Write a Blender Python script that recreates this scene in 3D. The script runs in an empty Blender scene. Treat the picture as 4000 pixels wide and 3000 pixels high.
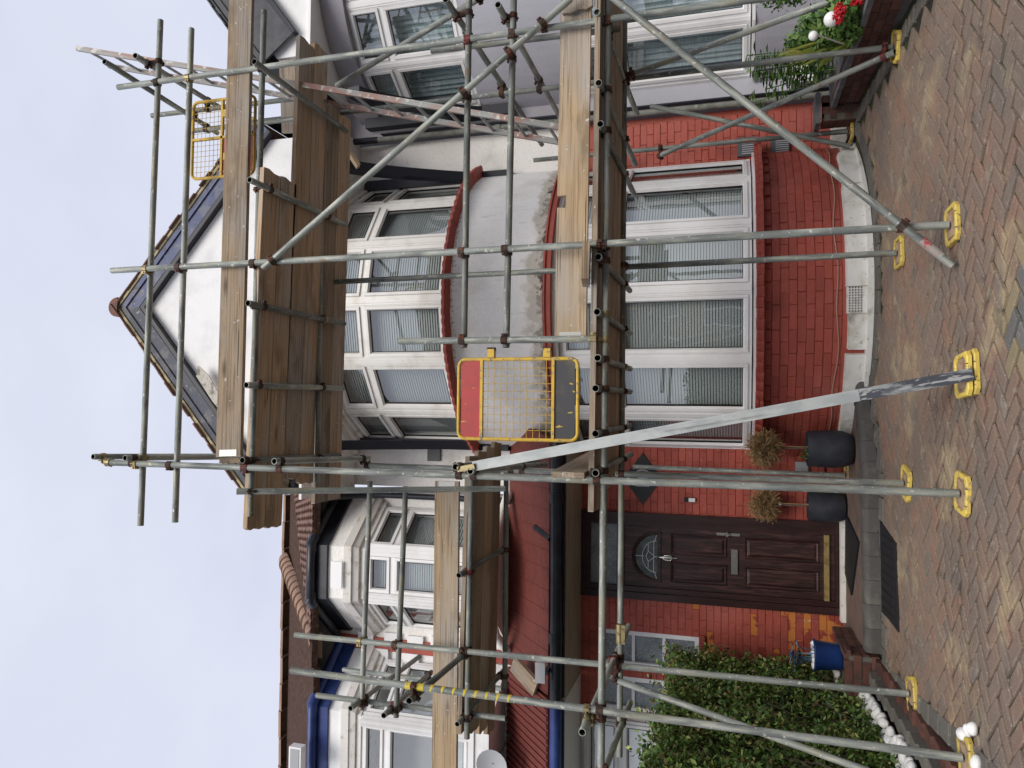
import bpy, math, random
from mathutils import Vector, Matrix, Quaternion
random.seed(11)
D = bpy.data; S = bpy.context.scene; COL = S.collection
V3 = Vector; rad = math.radians
# ------------------------------------------------------------------ camera
FPX = 2930.0; PITCH = rad(16.54); YAW = rad(2.0); CAM = V3((0, 0, 1.254))
FW = V3((math.sin(YAW)*math.cos(PITCH), math.cos(YAW)*math.cos(PITCH), math.sin(PITCH)))
RT = V3((math.cos(YAW), -math.sin(YAW), 0)); UP = RT.cross(FW)
cd = D.cameras.new('camera'); co = D.objects.new('camera', cd); COL.objects.link(co)
cd.sensor_fit = 'HORIZONTAL'; cd.sensor_width = 36; cd.lens = FPX/4000*36; cd.clip_end = 2000; cd.clip_start = 0.05
mw = Matrix.Identity(4)                      # the photograph lies on its side: picture right is down
for i in range(3):
    mw[i][0] = -UP[i]; mw[i][1] = RT[i]; mw[i][2] = -FW[i]; mw[i][3] = CAM[i]
co.matrix_world = mw; S.camera = co
# ------------------------------------------------------------------ world, sun, exposure
SUN_EL, SUN_AZ = rad(42), rad(172)           # azimuth clockwise from +Y
w = D.worlds.new('World'); S.world = w; w.use_nodes = True
n = w.node_tree.nodes; l = w.node_tree.links; n.clear()
out = n.new('ShaderNodeOutputWorld'); bg = n.new('ShaderNodeBackground'); bg.inputs[1].default_value = 0.1
sky = n.new('ShaderNodeTexSky'); sky.sky_type = 'NISHITA'; sky.sun_disc = False
sky.sun_elevation = SUN_EL; sky.sun_rotation = SUN_AZ
tc = n.new('ShaderNodeTexCoord'); mp = n.new('ShaderNodeMapping'); mp.inputs['Scale'].default_value = (1.2, 1.2, 2.2)
nz = n.new('ShaderNodeTexNoise'); nz.inputs['Scale'].default_value = 1.7; nz.inputs['Detail'].default_value = 6; nz.inputs['Roughness'].default_value = .55
cr = n.new('ShaderNodeValToRGB')
cr.color_ramp.elements[0].position = .3; cr.color_ramp.elements[0].color = (3.75, 3.95, 4.72, 1)
cr.color_ramp.elements[1].position = .68; cr.color_ramp.elements[1].color = (4.5, 4.64, 5.32, 1)
mx = n.new('ShaderNodeMix'); mx.data_type = 'RGBA'; mx.inputs[0].default_value = .93
l.new(tc.outputs['Generated'], mp.inputs[0]); l.new(mp.outputs[0], nz.inputs['Vector']); l.new(nz.outputs['Fac'], cr.inputs[0])
l.new(sky.outputs[0], mx.inputs['A']); l.new(cr.outputs[0], mx.inputs['B']); l.new(mx.outputs['Result'], bg.inputs[0]); l.new(bg.outputs[0], out.inputs[0])
sd = D.lights.new('sun', 'SUN'); sd.energy = 1.5; sd.angle = rad(35); sd.color = (1, .94, .86)
so = D.objects.new('sun', sd); COL.objects.link(so)
sv = V3((math.sin(SUN_AZ)*math.cos(SUN_EL), math.cos(SUN_AZ)*math.cos(SUN_EL), math.sin(SUN_EL)))
so.rotation_euler = sv.to_track_quat('Z', 'Y').to_euler(); so.location = (0, -5, 20)
S.view_settings.view_transform = 'Standard'; S.view_settings.look = 'None'; S.view_settings.gamma = 1
S.view_settings.exposure = 0.9; S.view_settings.use_curve_mapping = False
# ------------------------------------------------------------------ helpers
def g(Y): return 0.05*(min(max(Y, 2.2), 8.0)-5.22)      # the drive rises gently to the house
def ray(x, y): return FW+((1500-y)/FPX)*RT+((2000-x)/FPX)*UP
def at(x, y, Y):                                       # photograph point -> place at distance Y
    d = ray(x, y); return CAM+d*(Y/d.y)
def atz(x, y, z):
    d = ray(x, y); return CAM+d*((z-CAM.z)/d.z)
def gp(x, y, dz=0.):
    d = ray(x, y); t = (-.05*5.22+dz-CAM.z)/(d.z-.05*d.y); return CAM+d*t
ROOT = {}
def link(o, parent=None):
    COL.objects.link(o)
    if parent is not None: o.parent = parent
    return o
def tag(o, label, cat, group=None, kind=None):
    o['label'] = label
    if cat: o['category'] = cat
    if group: o['group'] = group
    if kind: o['kind'] = kind
    return o
def thing(name, label, cat, loc=(0, 0, 0), group=None, rot=None):
    o = D.objects.new(name, None); o.empty_display_size = .1; o.location = loc
    if rot: o.rotation_euler = rot
    link(o); tag(o, label, cat, group); ROOT[o.name] = V3(loc); return o
def rootloc(p):
    while p is not None and p.parent is not None: p = p.parent
    return ROOT.get(p.name, V3()) if p is not None else V3()
class MB:
    def __init__(s): s.v = []; s.f = []
    def add(s, vs, fs):
        k = len(s.v); s.v += [V3(a) for a in vs]; s.f += [tuple(i+k for i in q) for q in fs]; return s
    def box(s, x0, x1, y0, y1, z0, z1):
        return s.add([(x0,y0,z0),(x1,y0,z0),(x1,y1,z0),(x0,y1,z0),(x0,y0,z1),(x1,y0,z1),(x1,y1,z1),(x0,y1,z1)],
                     [(0,3,2,1),(4,5,6,7),(0,1,5,4),(1,2,6,5),(2,3,7,6),(3,0,4,7)])
    def ob(s, o, u, nn, u0, u1, n0, n1, z0, z1):        # box in a wall frame: u along, nn outwards
        P = lambda a, b, c: V3((o[0]+u[0]*a+nn[0]*b, o[1]+u[1]*a+nn[1]*b, c))
        return s.add([P(u0,n1,z0),P(u1,n1,z0),P(u1,n0,z0),P(u0,n0,z0),P(u0,n1,z1),P(u1,n1,z1),P(u1,n0,z1),P(u0,n0,z1)],
                     [(0,3,2,1),(4,5,6,7),(0,1,5,4),(1,2,6,5),(2,3,7,6),(3,0,4,7)])
    def bar(s, p, q, wd, ht, up=(0, 0, 1)):
        p = V3(p); q = V3(q); a = (q-p).normalized(); b = a.cross(V3(up)).normalized(); c = b.cross(a)
        vs = []
        for e in (p, q):
            for i, j in ((-1,-1),(1,-1),(1,1),(-1,1)): vs.append(e+b*(i*wd/2)+c*(j*ht/2))
        return s.add(vs, [(3,2,1,0),(4,5,6,7),(0,1,5,4),(1,2,6,5),(2,3,7,6),(3,0,4,7)])
    def prism(s, poly, ext):
        k = len(poly); e = V3(ext); P = [V3(p) for p in poly]
        return s.add(P+[p+e for p in P], [tuple(range(k-1,-1,-1)), tuple(range(k,2*k))]+[(i,(i+1)%k,(i+1)%k+k,i+k) for i in range(k)])
    def tube(s, pts, r, seg=10, caps=True):
        pts = [V3(p) for p in pts]; k0 = len(s.v); rs = r if isinstance(r, (list, tuple)) else [r]*len(pts); last = None
        for i, p in enumerate(pts):
            a = (pts[min(i+1,len(pts)-1)]-pts[max(i-1,0)]).normalized()
            if last is None: b = a.orthogonal().normalized()
            else: b = (last-a*last.dot(a)).normalized()
            last = b; c = a.cross(b)
            for j in range(seg):
                t = 2*math.pi*j/seg; s.v.append(p+(b*math.cos(t)+c*math.sin(t))*rs[i])
        for i in range(len(pts)-1):
            for j in range(seg):
                A = k0+i*seg+j; B = k0+i*seg+(j+1)%seg; s.f.append((A, B, B+seg, A+seg))
        if caps: s.f.append(tuple(k0+j for j in range(seg-1,-1,-1))); s.f.append(tuple(k0+(len(pts)-1)*seg+j for j in range(seg)))
        return s
    def lathe(s, prof, c, seg=24):
        k0 = len(s.v); c = V3(c)
        for r, z in prof:
            for j in range(seg):
                t = 2*math.pi*j/seg; s.v.append(c+V3((r*math.cos(t), r*math.sin(t), z)))
        for i in range(len(prof)-1):
            for j in range(seg):
                A = k0+i*seg+j; B = k0+i*seg+(j+1)%seg; s.f.append((A, B, B+seg, A+seg))
        s.f.append(tuple(k0+j for j in range(seg-1,-1,-1))); s.f.append(tuple(k0+(len(prof)-1)*seg+j for j in range(seg)))
        return s
    def mesh(s, name, mat, off=V3(), smooth=None):
        m = D.meshes.new(name); m.from_pydata([tuple(a-off) for a in s.v], [], s.f); m.materials.append(mat)
        if smooth:
            m.shade_smooth(); m.set_sharp_from_angle(angle=rad(smooth))
        m.update(); return m
    def build(s, name, mat, parent=None, smooth=None, origin=None):
        off = rootloc(parent) if parent is not None else V3(origin or (0, 0, 0))
        o = D.objects.new(name, s.mesh(name, mat, off, smooth))
        if parent is None: o.location = off; ROOT[o.name] = off
        link(o, parent); 
        if parent is None: ROOT[o.name] = off
        return o
def inst(name, me, parent, loc, rot=None, scale=None, mat=None):
    o = D.objects.new(name, me); o.location = V3(loc)-(rootloc(parent) if parent is not None else V3())
    if rot is not None:
        if isinstance(rot, Quaternion): o.rotation_mode = 'QUATERNION'; o.rotation_quaternion = rot
        else: o.rotation_euler = rot
    if scale is not None: o.scale = scale
    link(o, parent)
    if parent is None: ROOT[o.name] = V3(loc)
    if mat is not None:
        o.material_slots[0].link = 'OBJECT'; o.material_slots[0].material = mat
    return o
# ------------------------------------------------------------------ materials
def M(name, col, rough=.7, metal=0., layers=(), bump=(), rand=0., coord='Object', spec=.4, island=False, randcol=None):
    m = D.materials.new(name); m.use_nodes = True; nt = m.node_tree; N = nt.nodes; L = nt.links
    b = N['Principled BSDF']; b.inputs['Roughness'].default_value = rough; b.inputs['Metallic'].default_value = metal
    b.inputs['Specular IOR Level'].default_value = spec
    t = N.new('ShaderNodeTexCoord'); src = t.outputs[coord]
    rnd = None
    if rand or randcol or island:
        if island: rnd = N.new('ShaderNodeNewGeometry').outputs['Random Per Island']
        else: rnd = N.new('ShaderNodeObjectInfo').outputs['Random']
        if not island and coord == 'Object':       # shift the pattern from copy to copy
            mu = N.new('ShaderNodeMath'); mu.operation = 'MULTIPLY'; mu.inputs[1].default_value = 37.; L.new(rnd, mu.inputs[0])
            va = N.new('ShaderNodeVectorMath'); va.operation = 'ADD'; L.new(src, va.inputs[0]); L.new(mu.outputs[0], va.inputs[1]); src = va.outputs[0]
    def noise(sc, det, st, kind='noise', ro=.55, world=False):
        v = src
        if world: v = N.new('ShaderNodeNewGeometry').outputs['Position']
        if st != (1, 1, 1):
            q = N.new('ShaderNodeMapping'); q.inputs['Scale'].default_value = st; L.new(v, q.inputs[0]); v = q.outputs[0]
        if kind == 'voronoi':
            q = N.new('ShaderNodeTexVoronoi'); q.inputs['Scale'].default_value = sc; L.new(v, q.inputs['Vector']); return q.outputs['Distance']
        q = N.new('ShaderNodeTexNoise'); q.inputs['Scale'].default_value = sc; q.inputs['Detail'].default_value = det; q.inputs['Roughness'].default_value = ro
        L.new(v, q.inputs['Vector']); return q.outputs['Fac']
    rgb = N.new('ShaderNodeRGB'); rgb.outputs[0].default_value = (*col, 1); cur = rgb.outputs[0]
    if randcol:
        rp = N.new('ShaderNodeValToRGB'); rp.color_ramp.interpolation = 'CONSTANT' if len(randcol) > 2 else 'LINEAR'
        els = rp.color_ramp.elements
        while len(els) < len(randcol): els.new(.5)
        for i, c in enumerate(randcol): els[i].position = i/len(randcol) if len(randcol) > 2 else i; els[i].color = (*c, 1)
        L.new(rnd, rp.inputs[0]); cur = rp.outputs[0]
    for q in layers:
        f = noise(q.get('s', 5), q.get('d', 4), q.get('st', (1, 1, 1)), q.get('k', 'noise'), q.get('ro', .55), q.get('w', False))
        if 'z' in q:                                  # weathering gathers towards a height
            sx = N.new('ShaderNodeSeparateXYZ'); L.new(t.outputs['Object'], sx.inputs[0]); zz = N.new('ShaderNodeMath'); zz.operation = 'MULTIPLY_ADD'
            zz.inputs[1].default_value = q['z'][1]; zz.inputs[2].default_value = -q['z'][0]*q['z'][1]; L.new(sx.outputs[2], zz.inputs[0])
            ad = N.new('ShaderNodeMath'); ad.operation = 'ADD'; L.new(zz.outputs[0], ad.inputs[0]); L.new(f, ad.inputs[1]); f = ad.outputs[0]
        r = N.new('ShaderNodeMapRange'); r.inputs[1].default_value = q.get('lo', .4); r.inputs[2].default_value = q.get('hi', .6)
        r.inputs[3].default_value = q.get('a', 0.); r.inputs[4].default_value = q.get('b', 1.); L.new(f, r.inputs[0]); fac = r.outputs[0]
        x = N.new('ShaderNodeMix'); x.data_type = 'RGBA'; L.new(fac, x.inputs[0]); L.new(cur, x.inputs['A']); x.inputs['B'].default_value = (*q['c'], 1); cur = x.outputs['Result']
    if rand:
        r = N.new('ShaderNodeMapRange'); r.inputs[3].default_value = 1-rand; r.inputs[4].default_value = 1+rand
        fr = N.new('ShaderNodeMath'); fr.operation = 'FRACT'; m2 = N.new('ShaderNodeMath'); m2.operation = 'MULTIPLY'; m2.inputs[1].default_value = 7.31
        L.new(rnd, m2.inputs[0]); L.new(m2.outputs[0], fr.inputs[0]); L.new(fr.outputs[0], r.inputs[0])
        x = N.new('ShaderNodeVectorMath'); x.operation = 'SCALE'; L.new(cur, x.inputs[0]); L.new(r.outputs[0], x.inputs['Scale']); cur = x.outputs[0]
    L.new(cur, b.inputs['Base Color'])
    prev = None
    for q in bump:
        f = noise(q.get('s', 40), q.get('d', 4), q.get('st', (1, 1, 1)), q.get('k', 'noise'))
        k = N.new('ShaderNodeBump'); k.inputs['Strength'].default_value = q.get('p', .3); k.inputs['Distance'].default_value = q.get('h', .01); L.new(f, k.inputs['Height'])
        if prev is not None: L.new(prev, k.inputs['Normal'])
        prev = k.outputs[0]
    if prev is not None: L.new(prev, b.inputs['Normal'])
    return m
def glassmat(name, tint=(.9, .93, .93), ior=1.45, rough=.0, boost=1.0):
    m = D.materials.new(name); m.use_nodes = True; N = m.node_tree.nodes; L = m.node_tree.links; N.clear()
    o = N.new('ShaderNodeOutputMaterial'); t = N.new('ShaderNodeBsdfTransparent'); t.inputs[0].default_value = (*tint, 1)
    gl = N.new('ShaderNodeBsdfGlossy'); gl.inputs['Roughness'].default_value = rough; ge = N.new('ShaderNodeNewGeometry')
    dt = N.new('ShaderNodeVectorMath'); dt.operation = 'DOT_PRODUCT'; L.new(ge.outputs['Normal'], dt.inputs[0]); L.new(ge.outputs['Incoming'], dt.inputs[1])
    def mt(op, x, v=None, y=None):
        q = N.new('ShaderNodeMath'); q.operation = op; L.new(x, q.inputs[0])
        if v is not None: q.inputs[1].default_value = v
        if y is not None: q.inputs[2].default_value = y
        return q
    ab = mt('ABSOLUTE', dt.outputs['Value']); om = mt('MULTIPLY_ADD', ab.outputs[0], -1., 1.); pw = mt('POWER', om.outputs[0], 5.); fr = mt('MULTIPLY_ADD', pw.outputs[0], .78, .22)
    tc = N.new('ShaderNodeTexCoord'); nz = N.new('ShaderNodeTexNoise'); nz.inputs['Scale'].default_value = 2.5; bp = N.new('ShaderNodeBump'); bp.inputs['Strength'].default_value = .05; bp.inputs['Distance'].default_value = .02
    L.new(tc.outputs['Object'], nz.inputs['Vector']); L.new(nz.outputs['Fac'], bp.inputs['Height']); L.new(bp.outputs[0], gl.inputs['Normal'])
    mu = N.new('ShaderNodeMath'); mu.operation = 'MULTIPLY'; mu.inputs[1].default_value = boost; mu.use_clamp = True; L.new(fr.outputs[0], mu.inputs[0])
    mx = N.new('ShaderNodeMixShader'); L.new(mu.outputs[0], mx.inputs[0]); L.new(t.outputs[0], mx.inputs[1]); L.new(gl.outputs[0], mx.inputs[2]); L.new(mx.outputs[0], o.inputs[0])
    return m
RED = (.39, .084, .058)
m_red = M('red_masonry_paint', RED, .62, layers=[dict(s=1.3, c=(.32, .062, .043), lo=.35, hi=.7), dict(s=9, c=(.45, .105, .078), lo=.5, hi=.8, b=.6), dict(s=40, c=(.15, .03, .025), lo=.62, hi=.75, b=.5), dict(s=1.6, d=6, c=(.42, .12, .09), lo=.5, hi=.66, b=.7, w=True), dict(s=2.4, d=7, c=(.2, .042, .03), lo=.54, hi=.66, b=.7, w=True, st=(1, 1, .5)), dict(s=22, d=4, c=(.46, .26, .2), lo=.69, hi=.72, b=.6, w=True)],
          bump=[dict(s=24, d=6, p=.7, h=.008), dict(s=90, p=.3, h=.003)], rand=.12)
m_redflat = M('red_painted_render', RED, .6, layers=[dict(s=1.3, c=(.25, .04, .028), lo=.35, hi=.7), dict(s=14, c=(.12, .02, .02), lo=.6, hi=.72, b=.7)], bump=[dict(s=28, d=5, p=.4, h=.006)])
m_redroof = M('red_painted_roof_tiles', (.14, .03, .023), .65, layers=[dict(s=6, c=(.1, .025, .02), lo=.45, hi=.65, st=(1, 4, 4)), dict(s=26, c=(.015, .01, .01), lo=.64, hi=.68, st=(.5, 3, 3)), dict(s=30, c=(.45, .38, .34), lo=.72, hi=.75)],
              bump=[dict(s=20, st=(3, .7, .7), p=.5, h=.01)])
m_peel = M('orange_brick_with_peeling_red_paint', (.5, .17, .04), .8, layers=[dict(s=7, c=(.26, .045, .03), lo=.5, hi=.54), dict(s=18, c=(.5, .42, .33), lo=.68, hi=.72)], bump=[dict(s=40, p=.5, h=.006)], rand=.15)
m_dash = M('white_pebble_dash', (.84, .82, .79), .9, layers=[dict(s=2.2, c=(.55, .52, .46), lo=.55, hi=.75, b=.7), dict(s=70, c=(.5, .47, .42), lo=.58, hi=.72, b=.6), dict(s=9, c=(.2, .18, .15), lo=.7, hi=.8, b=.55)],
            bump=[dict(s=60, d=3, p=.7, h=.012), dict(s=26, p=.35, h=.012)])
m_span = M('white_pebble_dash_with_perished_foot', (.88, .87, .85), .9, layers=[dict(s=1.7, d=6, c=(.66, .63, .56), lo=.48, hi=.7, b=.7), dict(s=9, st=(3, 3, .4), c=(.5, .47, .4), lo=.6, hi=.74, b=.5), dict(s=70, c=(.66, .64, .6), lo=.6, hi=.74, b=.5), dict(s=5, d=6, c=(.52, .49, .42), z=(3.1, -2.0), lo=.42, hi=.56, b=.9), dict(s=16, d=6, c=(.24, .22, .18), z=(3.04, -1.8), lo=.5, hi=.58, b=.75),
            dict(s=40, c=(.2, .185, .15), z=(3.88, 2.2), lo=.62, hi=.76, b=.6), dict(s=7, c=(.08, .08, .07), z=(3.02, -2.), lo=.62, hi=.64)], bump=[dict(s=60, d=3, p=.65, h=.01), dict(s=7, p=.3, h=.03)])
m_gable = M('white_gable_render', (.82, .82, .82), .85, layers=[dict(s=3, c=(.66, .66, .67), lo=.5, hi=.8)], bump=[dict(s=45, d=3, p=.5, h=.008)])
m_stain = M('stained_crumbling_render', (.55, .53, .48), .95, layers=[dict(s=7, c=(.75, .74, .71), lo=.45, hi=.6), dict(s=30, c=(.2, .19, .16), lo=.58, hi=.7), dict(s=6, c=(.1, .1, .08), lo=.68, hi=.72)], bump=[dict(s=22, d=6, p=1., h=.03)])
m_plinth = M('white_painted_cement', (.74, .73, .69), .85, layers=[dict(s=5, c=(.55, .53, .45), lo=.5, hi=.7), dict(s=26, c=(.36, .34, .26), lo=.62, hi=.7, b=.8), dict(s=2.2, c=(.3, .3, .26), lo=.66, hi=.72)], bump=[dict(s=14, d=6, p=.5, h=.02)])
m_grey = M('grey_lavender_render', (.42, .42, .47), .88, layers=[dict(s=1.2, c=(.36, .36, .4), lo=.4, hi=.7)], bump=[dict(s=60, d=3, p=.5, h=.006)])
m_greyd = M('grey_render_eaves_shade', (.34, .33, .36), .88, layers=[dict(s=1.2, c=(.28, .27, .3), lo=.4, hi=.7)], bump=[dict(s=60, d=3, p=.5, h=.006)])  # same grey render darkened, shade under the eaves put into the colour
m_upvc = M('white_window_plastic', (.78, .78, .78), .35, layers=[dict(s=3, c=(.68, .67, .65), lo=.45, hi=.75)], bump=[])
m_upvc2 = M('aged_white_window_plastic', (.74, .73, .7), .4, layers=[dict(s=5, c=(.58, .55, .5), lo=.5, hi=.75)])
m_wpaint = M('flaking_white_joinery_paint', (.72, .7, .66), .6, layers=[dict(s=10, c=(.5, .45, .38), lo=.55, hi=.7), dict(s=18, c=(.62, .45, .3), lo=.66, hi=.7, st=(.3, 2, 2))], bump=[dict(s=30, p=.3, h=.005)])
m_gasket = M('black_rubber', (.01, .01, .01), .5)
m_glass = glassmat('window_glass'); m_glassd = M('obscured_glass', (.2, .225, .235), .22, layers=[dict(s=2.5, c=(.1, .115, .12), lo=.4, hi=.6), dict(s=60, c=(.3, .32, .33), lo=.5, hi=.7)], bump=[dict(s=90, p=.4, h=.003)], spec=.6)
m_slat = M('pale_blind_slats', (.44, .48, .475), .5, spec=.3)
m_slatgap = M('blind_shadow', (.02, .022, .024), .9)
m_curtain = M('sheer_curtain', (.6, .7, .72), .9, layers=[dict(s=30, c=(.45, .54, .56), lo=.4, hi=.6, st=(.2, .2, 3))])
m_room = M('dim_room_plaster', (.06, .062, .065), .9)  # unlit rooms: their darkness is put into the wall colour
m_black = M('black_gloss_paint', (.012, .014, .02), .35, layers=[dict(s=6, c=(.03, .034, .045), lo=.4, hi=.7)], bump=[dict(s=15, p=.15, h=.006)])
m_blackw = M('black_painted_timber', (.012, .014, .022), .5, bump=[dict(s=10, st=(1, 6, 6), p=.3, h=.006)])
m_blue = M('peeling_blue_paint', (.035, .055, .15), .5, layers=[dict(s=5, c=(.09, .1, .15), lo=.48, hi=.62), dict(s=14, c=(.02, .025, .05), lo=.58, hi=.64), dict(s=22, c=(.4, .38, .33), lo=.68, hi=.71)], bump=[dict(s=20, d=6, p=.6, h=.008)])
m_blueg = M('weathered_grey_blue_paint', (.055, .06, .085), .6, layers=[dict(s=6, c=(.12, .12, .13), lo=.5, hi=.62), dict(s=30, c=(.35, .34, .31), lo=.66, hi=.7)], bump=[dict(s=20, d=6, p=.7, h=.008)])
m_rot = M('bare_rotten_timber', (.5, .47, .41), .9, layers=[dict(s=9, c=(.2, .18, .15), lo=.55, hi=.65)], bump=[dict(s=20, d=6, p=1, h=.02)])
m_blueg2 = M('blue_gutter_paint', (.016, .035, .15), .4, layers=[dict(s=7, c=(.03, .06, .2), lo=.4, hi=.7)], bump=[dict(s=12, p=.2, h=.006)])
m_clay = M('clay_roof_tile', (.19, .095, .07), .85, layers=[dict(s=9, c=(.12, .07, .055), lo=.45, hi=.65), dict(s=30, c=(.3, .2, .14), lo=.6, hi=.7)], bump=[dict(s=30, p=.4, h=.006)], rand=.2)
m_pan = M('brown_interlocking_tile', (.19, .1, .075), .8, layers=[dict(s=6, c=(.11, .065, .05), lo=.4, hi=.65)], bump=[dict(s=40, p=.3, h=.004)], rand=.2, island=True)
m_plain = M('dark_plain_tile', (.06, .034, .026), 1., spec=.05, layers=[dict(s=18, c=(.11, .075, .06), lo=.5, hi=.65), dict(s=40, c=(.03, .025, .024), lo=.55, hi=.65)], bump=[dict(s=60, st=(1, 1, 3), p=.5, h=.01)])
m_terra = M('terracotta_hip_tile', (.29, .185, .13), .92, layers=[dict(s=7, c=(.21, .14, .1), lo=.45, hi=.65)], bump=[dict(s=30, p=.3, h=.005)], rand=.12)
m_cream = M('cream_bedding_mortar', (.42, .36, .22), .95, layers=[dict(s=20, c=(.15, .13, .09), lo=.55, hi=.65)], bump=[dict(s=40, p=.6, h=.01)])
m_galv = M('weathered_galvanised_tube', (.27, .29, .265), .62, .2, layers=[dict(s=14, c=(.15, .165, .155), lo=.42, hi=.6, st=(1, 1, .22)), dict(s=30, c=(.42, .43, .37), lo=.52, hi=.66, st=(1, 1, .12), b=.85), dict(s=9, c=(.33, .31, .2), lo=.56, hi=.68, st=(1, 1, .35), b=.55), dict(s=34, c=(.52, .51, .46), lo=.63, hi=.67), dict(s=7, d=6, c=(.2, .11, .06), lo=.64, hi=.72, st=(1, 1, .5), b=.8), dict(s=4, d=5, c=(.1, .11, .11), lo=.58, hi=.7, st=(1, 1, .4), b=.6)],
           bump=[dict(s=40, st=(1, 1, .2), p=.25, h=.003)], rand=.3)
m_inner = M('dark_tube_bore', (.05, .045, .04), .9)
m_rust = M('rusted_coupler_steel', (.07, .04, .03), .7, .5, layers=[dict(s=20, c=(.17, .06, .03), lo=.5, hi=.65), dict(s=35, c=(.035, .03, .03), lo=.5, hi=.6)], bump=[dict(s=60, p=.4, h=.004)], rand=.4)
m_brass = M('gold_zinc_coupler_steel', (.3, .25, .13), .5, .7, layers=[dict(s=30, c=(.14, .1, .06), lo=.5, hi=.65)])
m_redc = M('red_painted_coupler_steel', (.16, .035, .03), .6, .3, layers=[dict(s=30, c=(.06, .03, .03), lo=.5, hi=.6)])
def woodmat(name, c0, c1, c2, rand=.15):
    gr = tuple(sum(c0)/3*k for k in (1.08, 1.0, .9))
    return M(name, c0, .8, layers=[dict(s=2.2, c=c1, lo=.35, hi=.7, st=(.5, 3, 3)), dict(s=1.3, d=6, c=gr, lo=.44, hi=.62, st=(.7, 1.6, 1.6), b=.85), dict(s=7, c=c2, lo=.5, hi=.75, st=(.12, 5, 5), b=.8), dict(s=16, c=c2, lo=.57, hi=.65, st=(.1, 7, 7)),
             dict(s=11, d=2, c=tuple(v*.3 for v in c2), lo=.655, hi=.675, st=(.09, 6, 6), b=.9),
             dict(s=3.3, c=tuple(v*.5 for v in c2), lo=.03, hi=.15, st=(.45, 1.6, 1.6), k='voronoi', a=.85, b=0.), dict(s=2.2, d=7, c=tuple(v*.5 for v in c1), lo=.56, hi=.66, st=(.6, 1.5, 1.5), b=.75), dict(s=26, d=3, c=(.56, .54, .5), lo=.69, hi=.71, b=.8)],
             bump=[dict(s=16, st=(.1, 7, 7), p=.45, h=.004), dict(s=11, st=(.09, 6, 6), p=.2, h=.006)], rand=rand)
m_wood = woodmat('weathered_scaffold_board', (.37, .28, .185), (.29, .21, .135), (.16, .115, .072), .14)
m_woodn = woodmat('pale_new_scaffold_board', (.47, .35, .215), (.36, .26, .155), (.23, .155, .085), .08)
m_woodd = woodmat('old_brown_scaffold_board', (.5, .36, .235), (.4, .275, .175), (.24, .16, .095), .26)
m_strap = M('galvanised_board_strap', (.4, .4, .38), .5, .6)
m_yel = M('yellow_plastic', (.62, .47, .09), .5, layers=[dict(s=9, c=(.5, .37, .1), lo=.45, hi=.65), dict(s=14, d=6, c=(.24, .18, .1), lo=.54, hi=.66, b=.85), dict(s=40, c=(.16, .12, .08), lo=.62, hi=.68)], rand=.16)
m_yelp = M('chipped_yellow_paint', (.62, .4, .04), .55, layers=[dict(s=20, c=(.48, .32, .07), lo=.45, hi=.65), dict(s=30, c=(.2, .18, .15), lo=.62, hi=.64), dict(s=7, c=(.3, .25, .08), lo=.58, hi=.68, b=.7)])
m_redp = M('scratched_red_panel', (.4, .03, .03), .45, layers=[dict(s=8, c=(.3, .03, .03), lo=.4, hi=.7), dict(s=30, c=(.6, .35, .05), lo=.64, hi=.66, st=(1, 1, .3)), dict(s=2, c=(.2, .06, .03), lo=.6, hi=.8)])
m_dkp = M('grimy_dark_panel', (.05, .05, .055), .6, layers=[dict(s=6, c=(.1, .085, .06), lo=.5, hi=.7), dict(s=30, c=(.5, .35, .06), lo=.66, hi=.68, st=(1, 1, .4)), dict(s=3, c=(.13, .13, .05), lo=.55, hi=.7)])
m_ply = M('dirty_plywood', (.36, .26, .17), .85, layers=[dict(s=12, c=(.22, .15, .1), lo=.45, hi=.65), dict(s=25, c=(.3, .12, .05), lo=.62, hi=.7)])
m_alu = M('galvanised_ladder_steel', (.36, .385, .38), .5, .3, layers=[dict(s=12, c=(.29, .315, .315), lo=.45, hi=.6, st=(1, 1, .4)), dict(s=9, c=(.38, .4, .39), lo=.55, hi=.68), dict(s=30, c=(.2, .21, .2), lo=.6, hi=.7, st=(1, 1, .1))])
m_aludk = M('ladder_with_black_paint_marks', (.3, .32, .32), .55, .25, layers=[dict(s=16, c=(.06, .065, .08), lo=.4, hi=.5, st=(1, 1, .25)), dict(s=40, c=(.35, .36, .36), lo=.58, hi=.62, st=(1, 1, .2))])
m_ladr = M('ladder_with_worn_red_paint', (.3, .305, .29), .6, .2, layers=[dict(s=7, c=(.33, .19, .155), lo=.46, hi=.6, st=(1, 1, .3)), dict(s=16, c=(.5, .5, .46), lo=.58, hi=.62)])
m_door = M('dark_rosewood_door', (.032, .013, .012), .42, layers=[dict(s=5, c=(.075, .032, .028), lo=.45, hi=.6, st=(6, 6, .5)), dict(s=14, c=(.018, .009, .009), lo=.5, hi=.6, st=(5, 5, .35))], bump=[dict(s=12, st=(6, 6, .4), p=.3, h=.004)])
m_doorf = M('dark_rosewood_frame', (.028, .011, .011), .35, layers=[dict(s=5, c=(.04, .018, .017), lo=.45, hi=.6, st=(6, 6, .5))])
m_chrome = M('tarnished_chrome', (.55, .54, .5), .25, .9)
m_brassm = M('brass_strip', (.42, .3, .12), .45, .6, layers=[dict(s=12, c=(.25, .18, .08), lo=.5, hi=.65)])
m_lead = M('lead_strip', (.75, .75, .74), .5)
m_slate = M('black_slate', (.02, .024, .026), .6, bump=[dict(s=20, p=.3, h=.004)])
m_white = M('white_plastic', (.8, .8, .8), .4); m_greyp = M('grey_plastic', (.35, .36, .38), .5); m_dgrey = M('dark_grey_plastic', (.09, .095, .1), .5)
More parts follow.
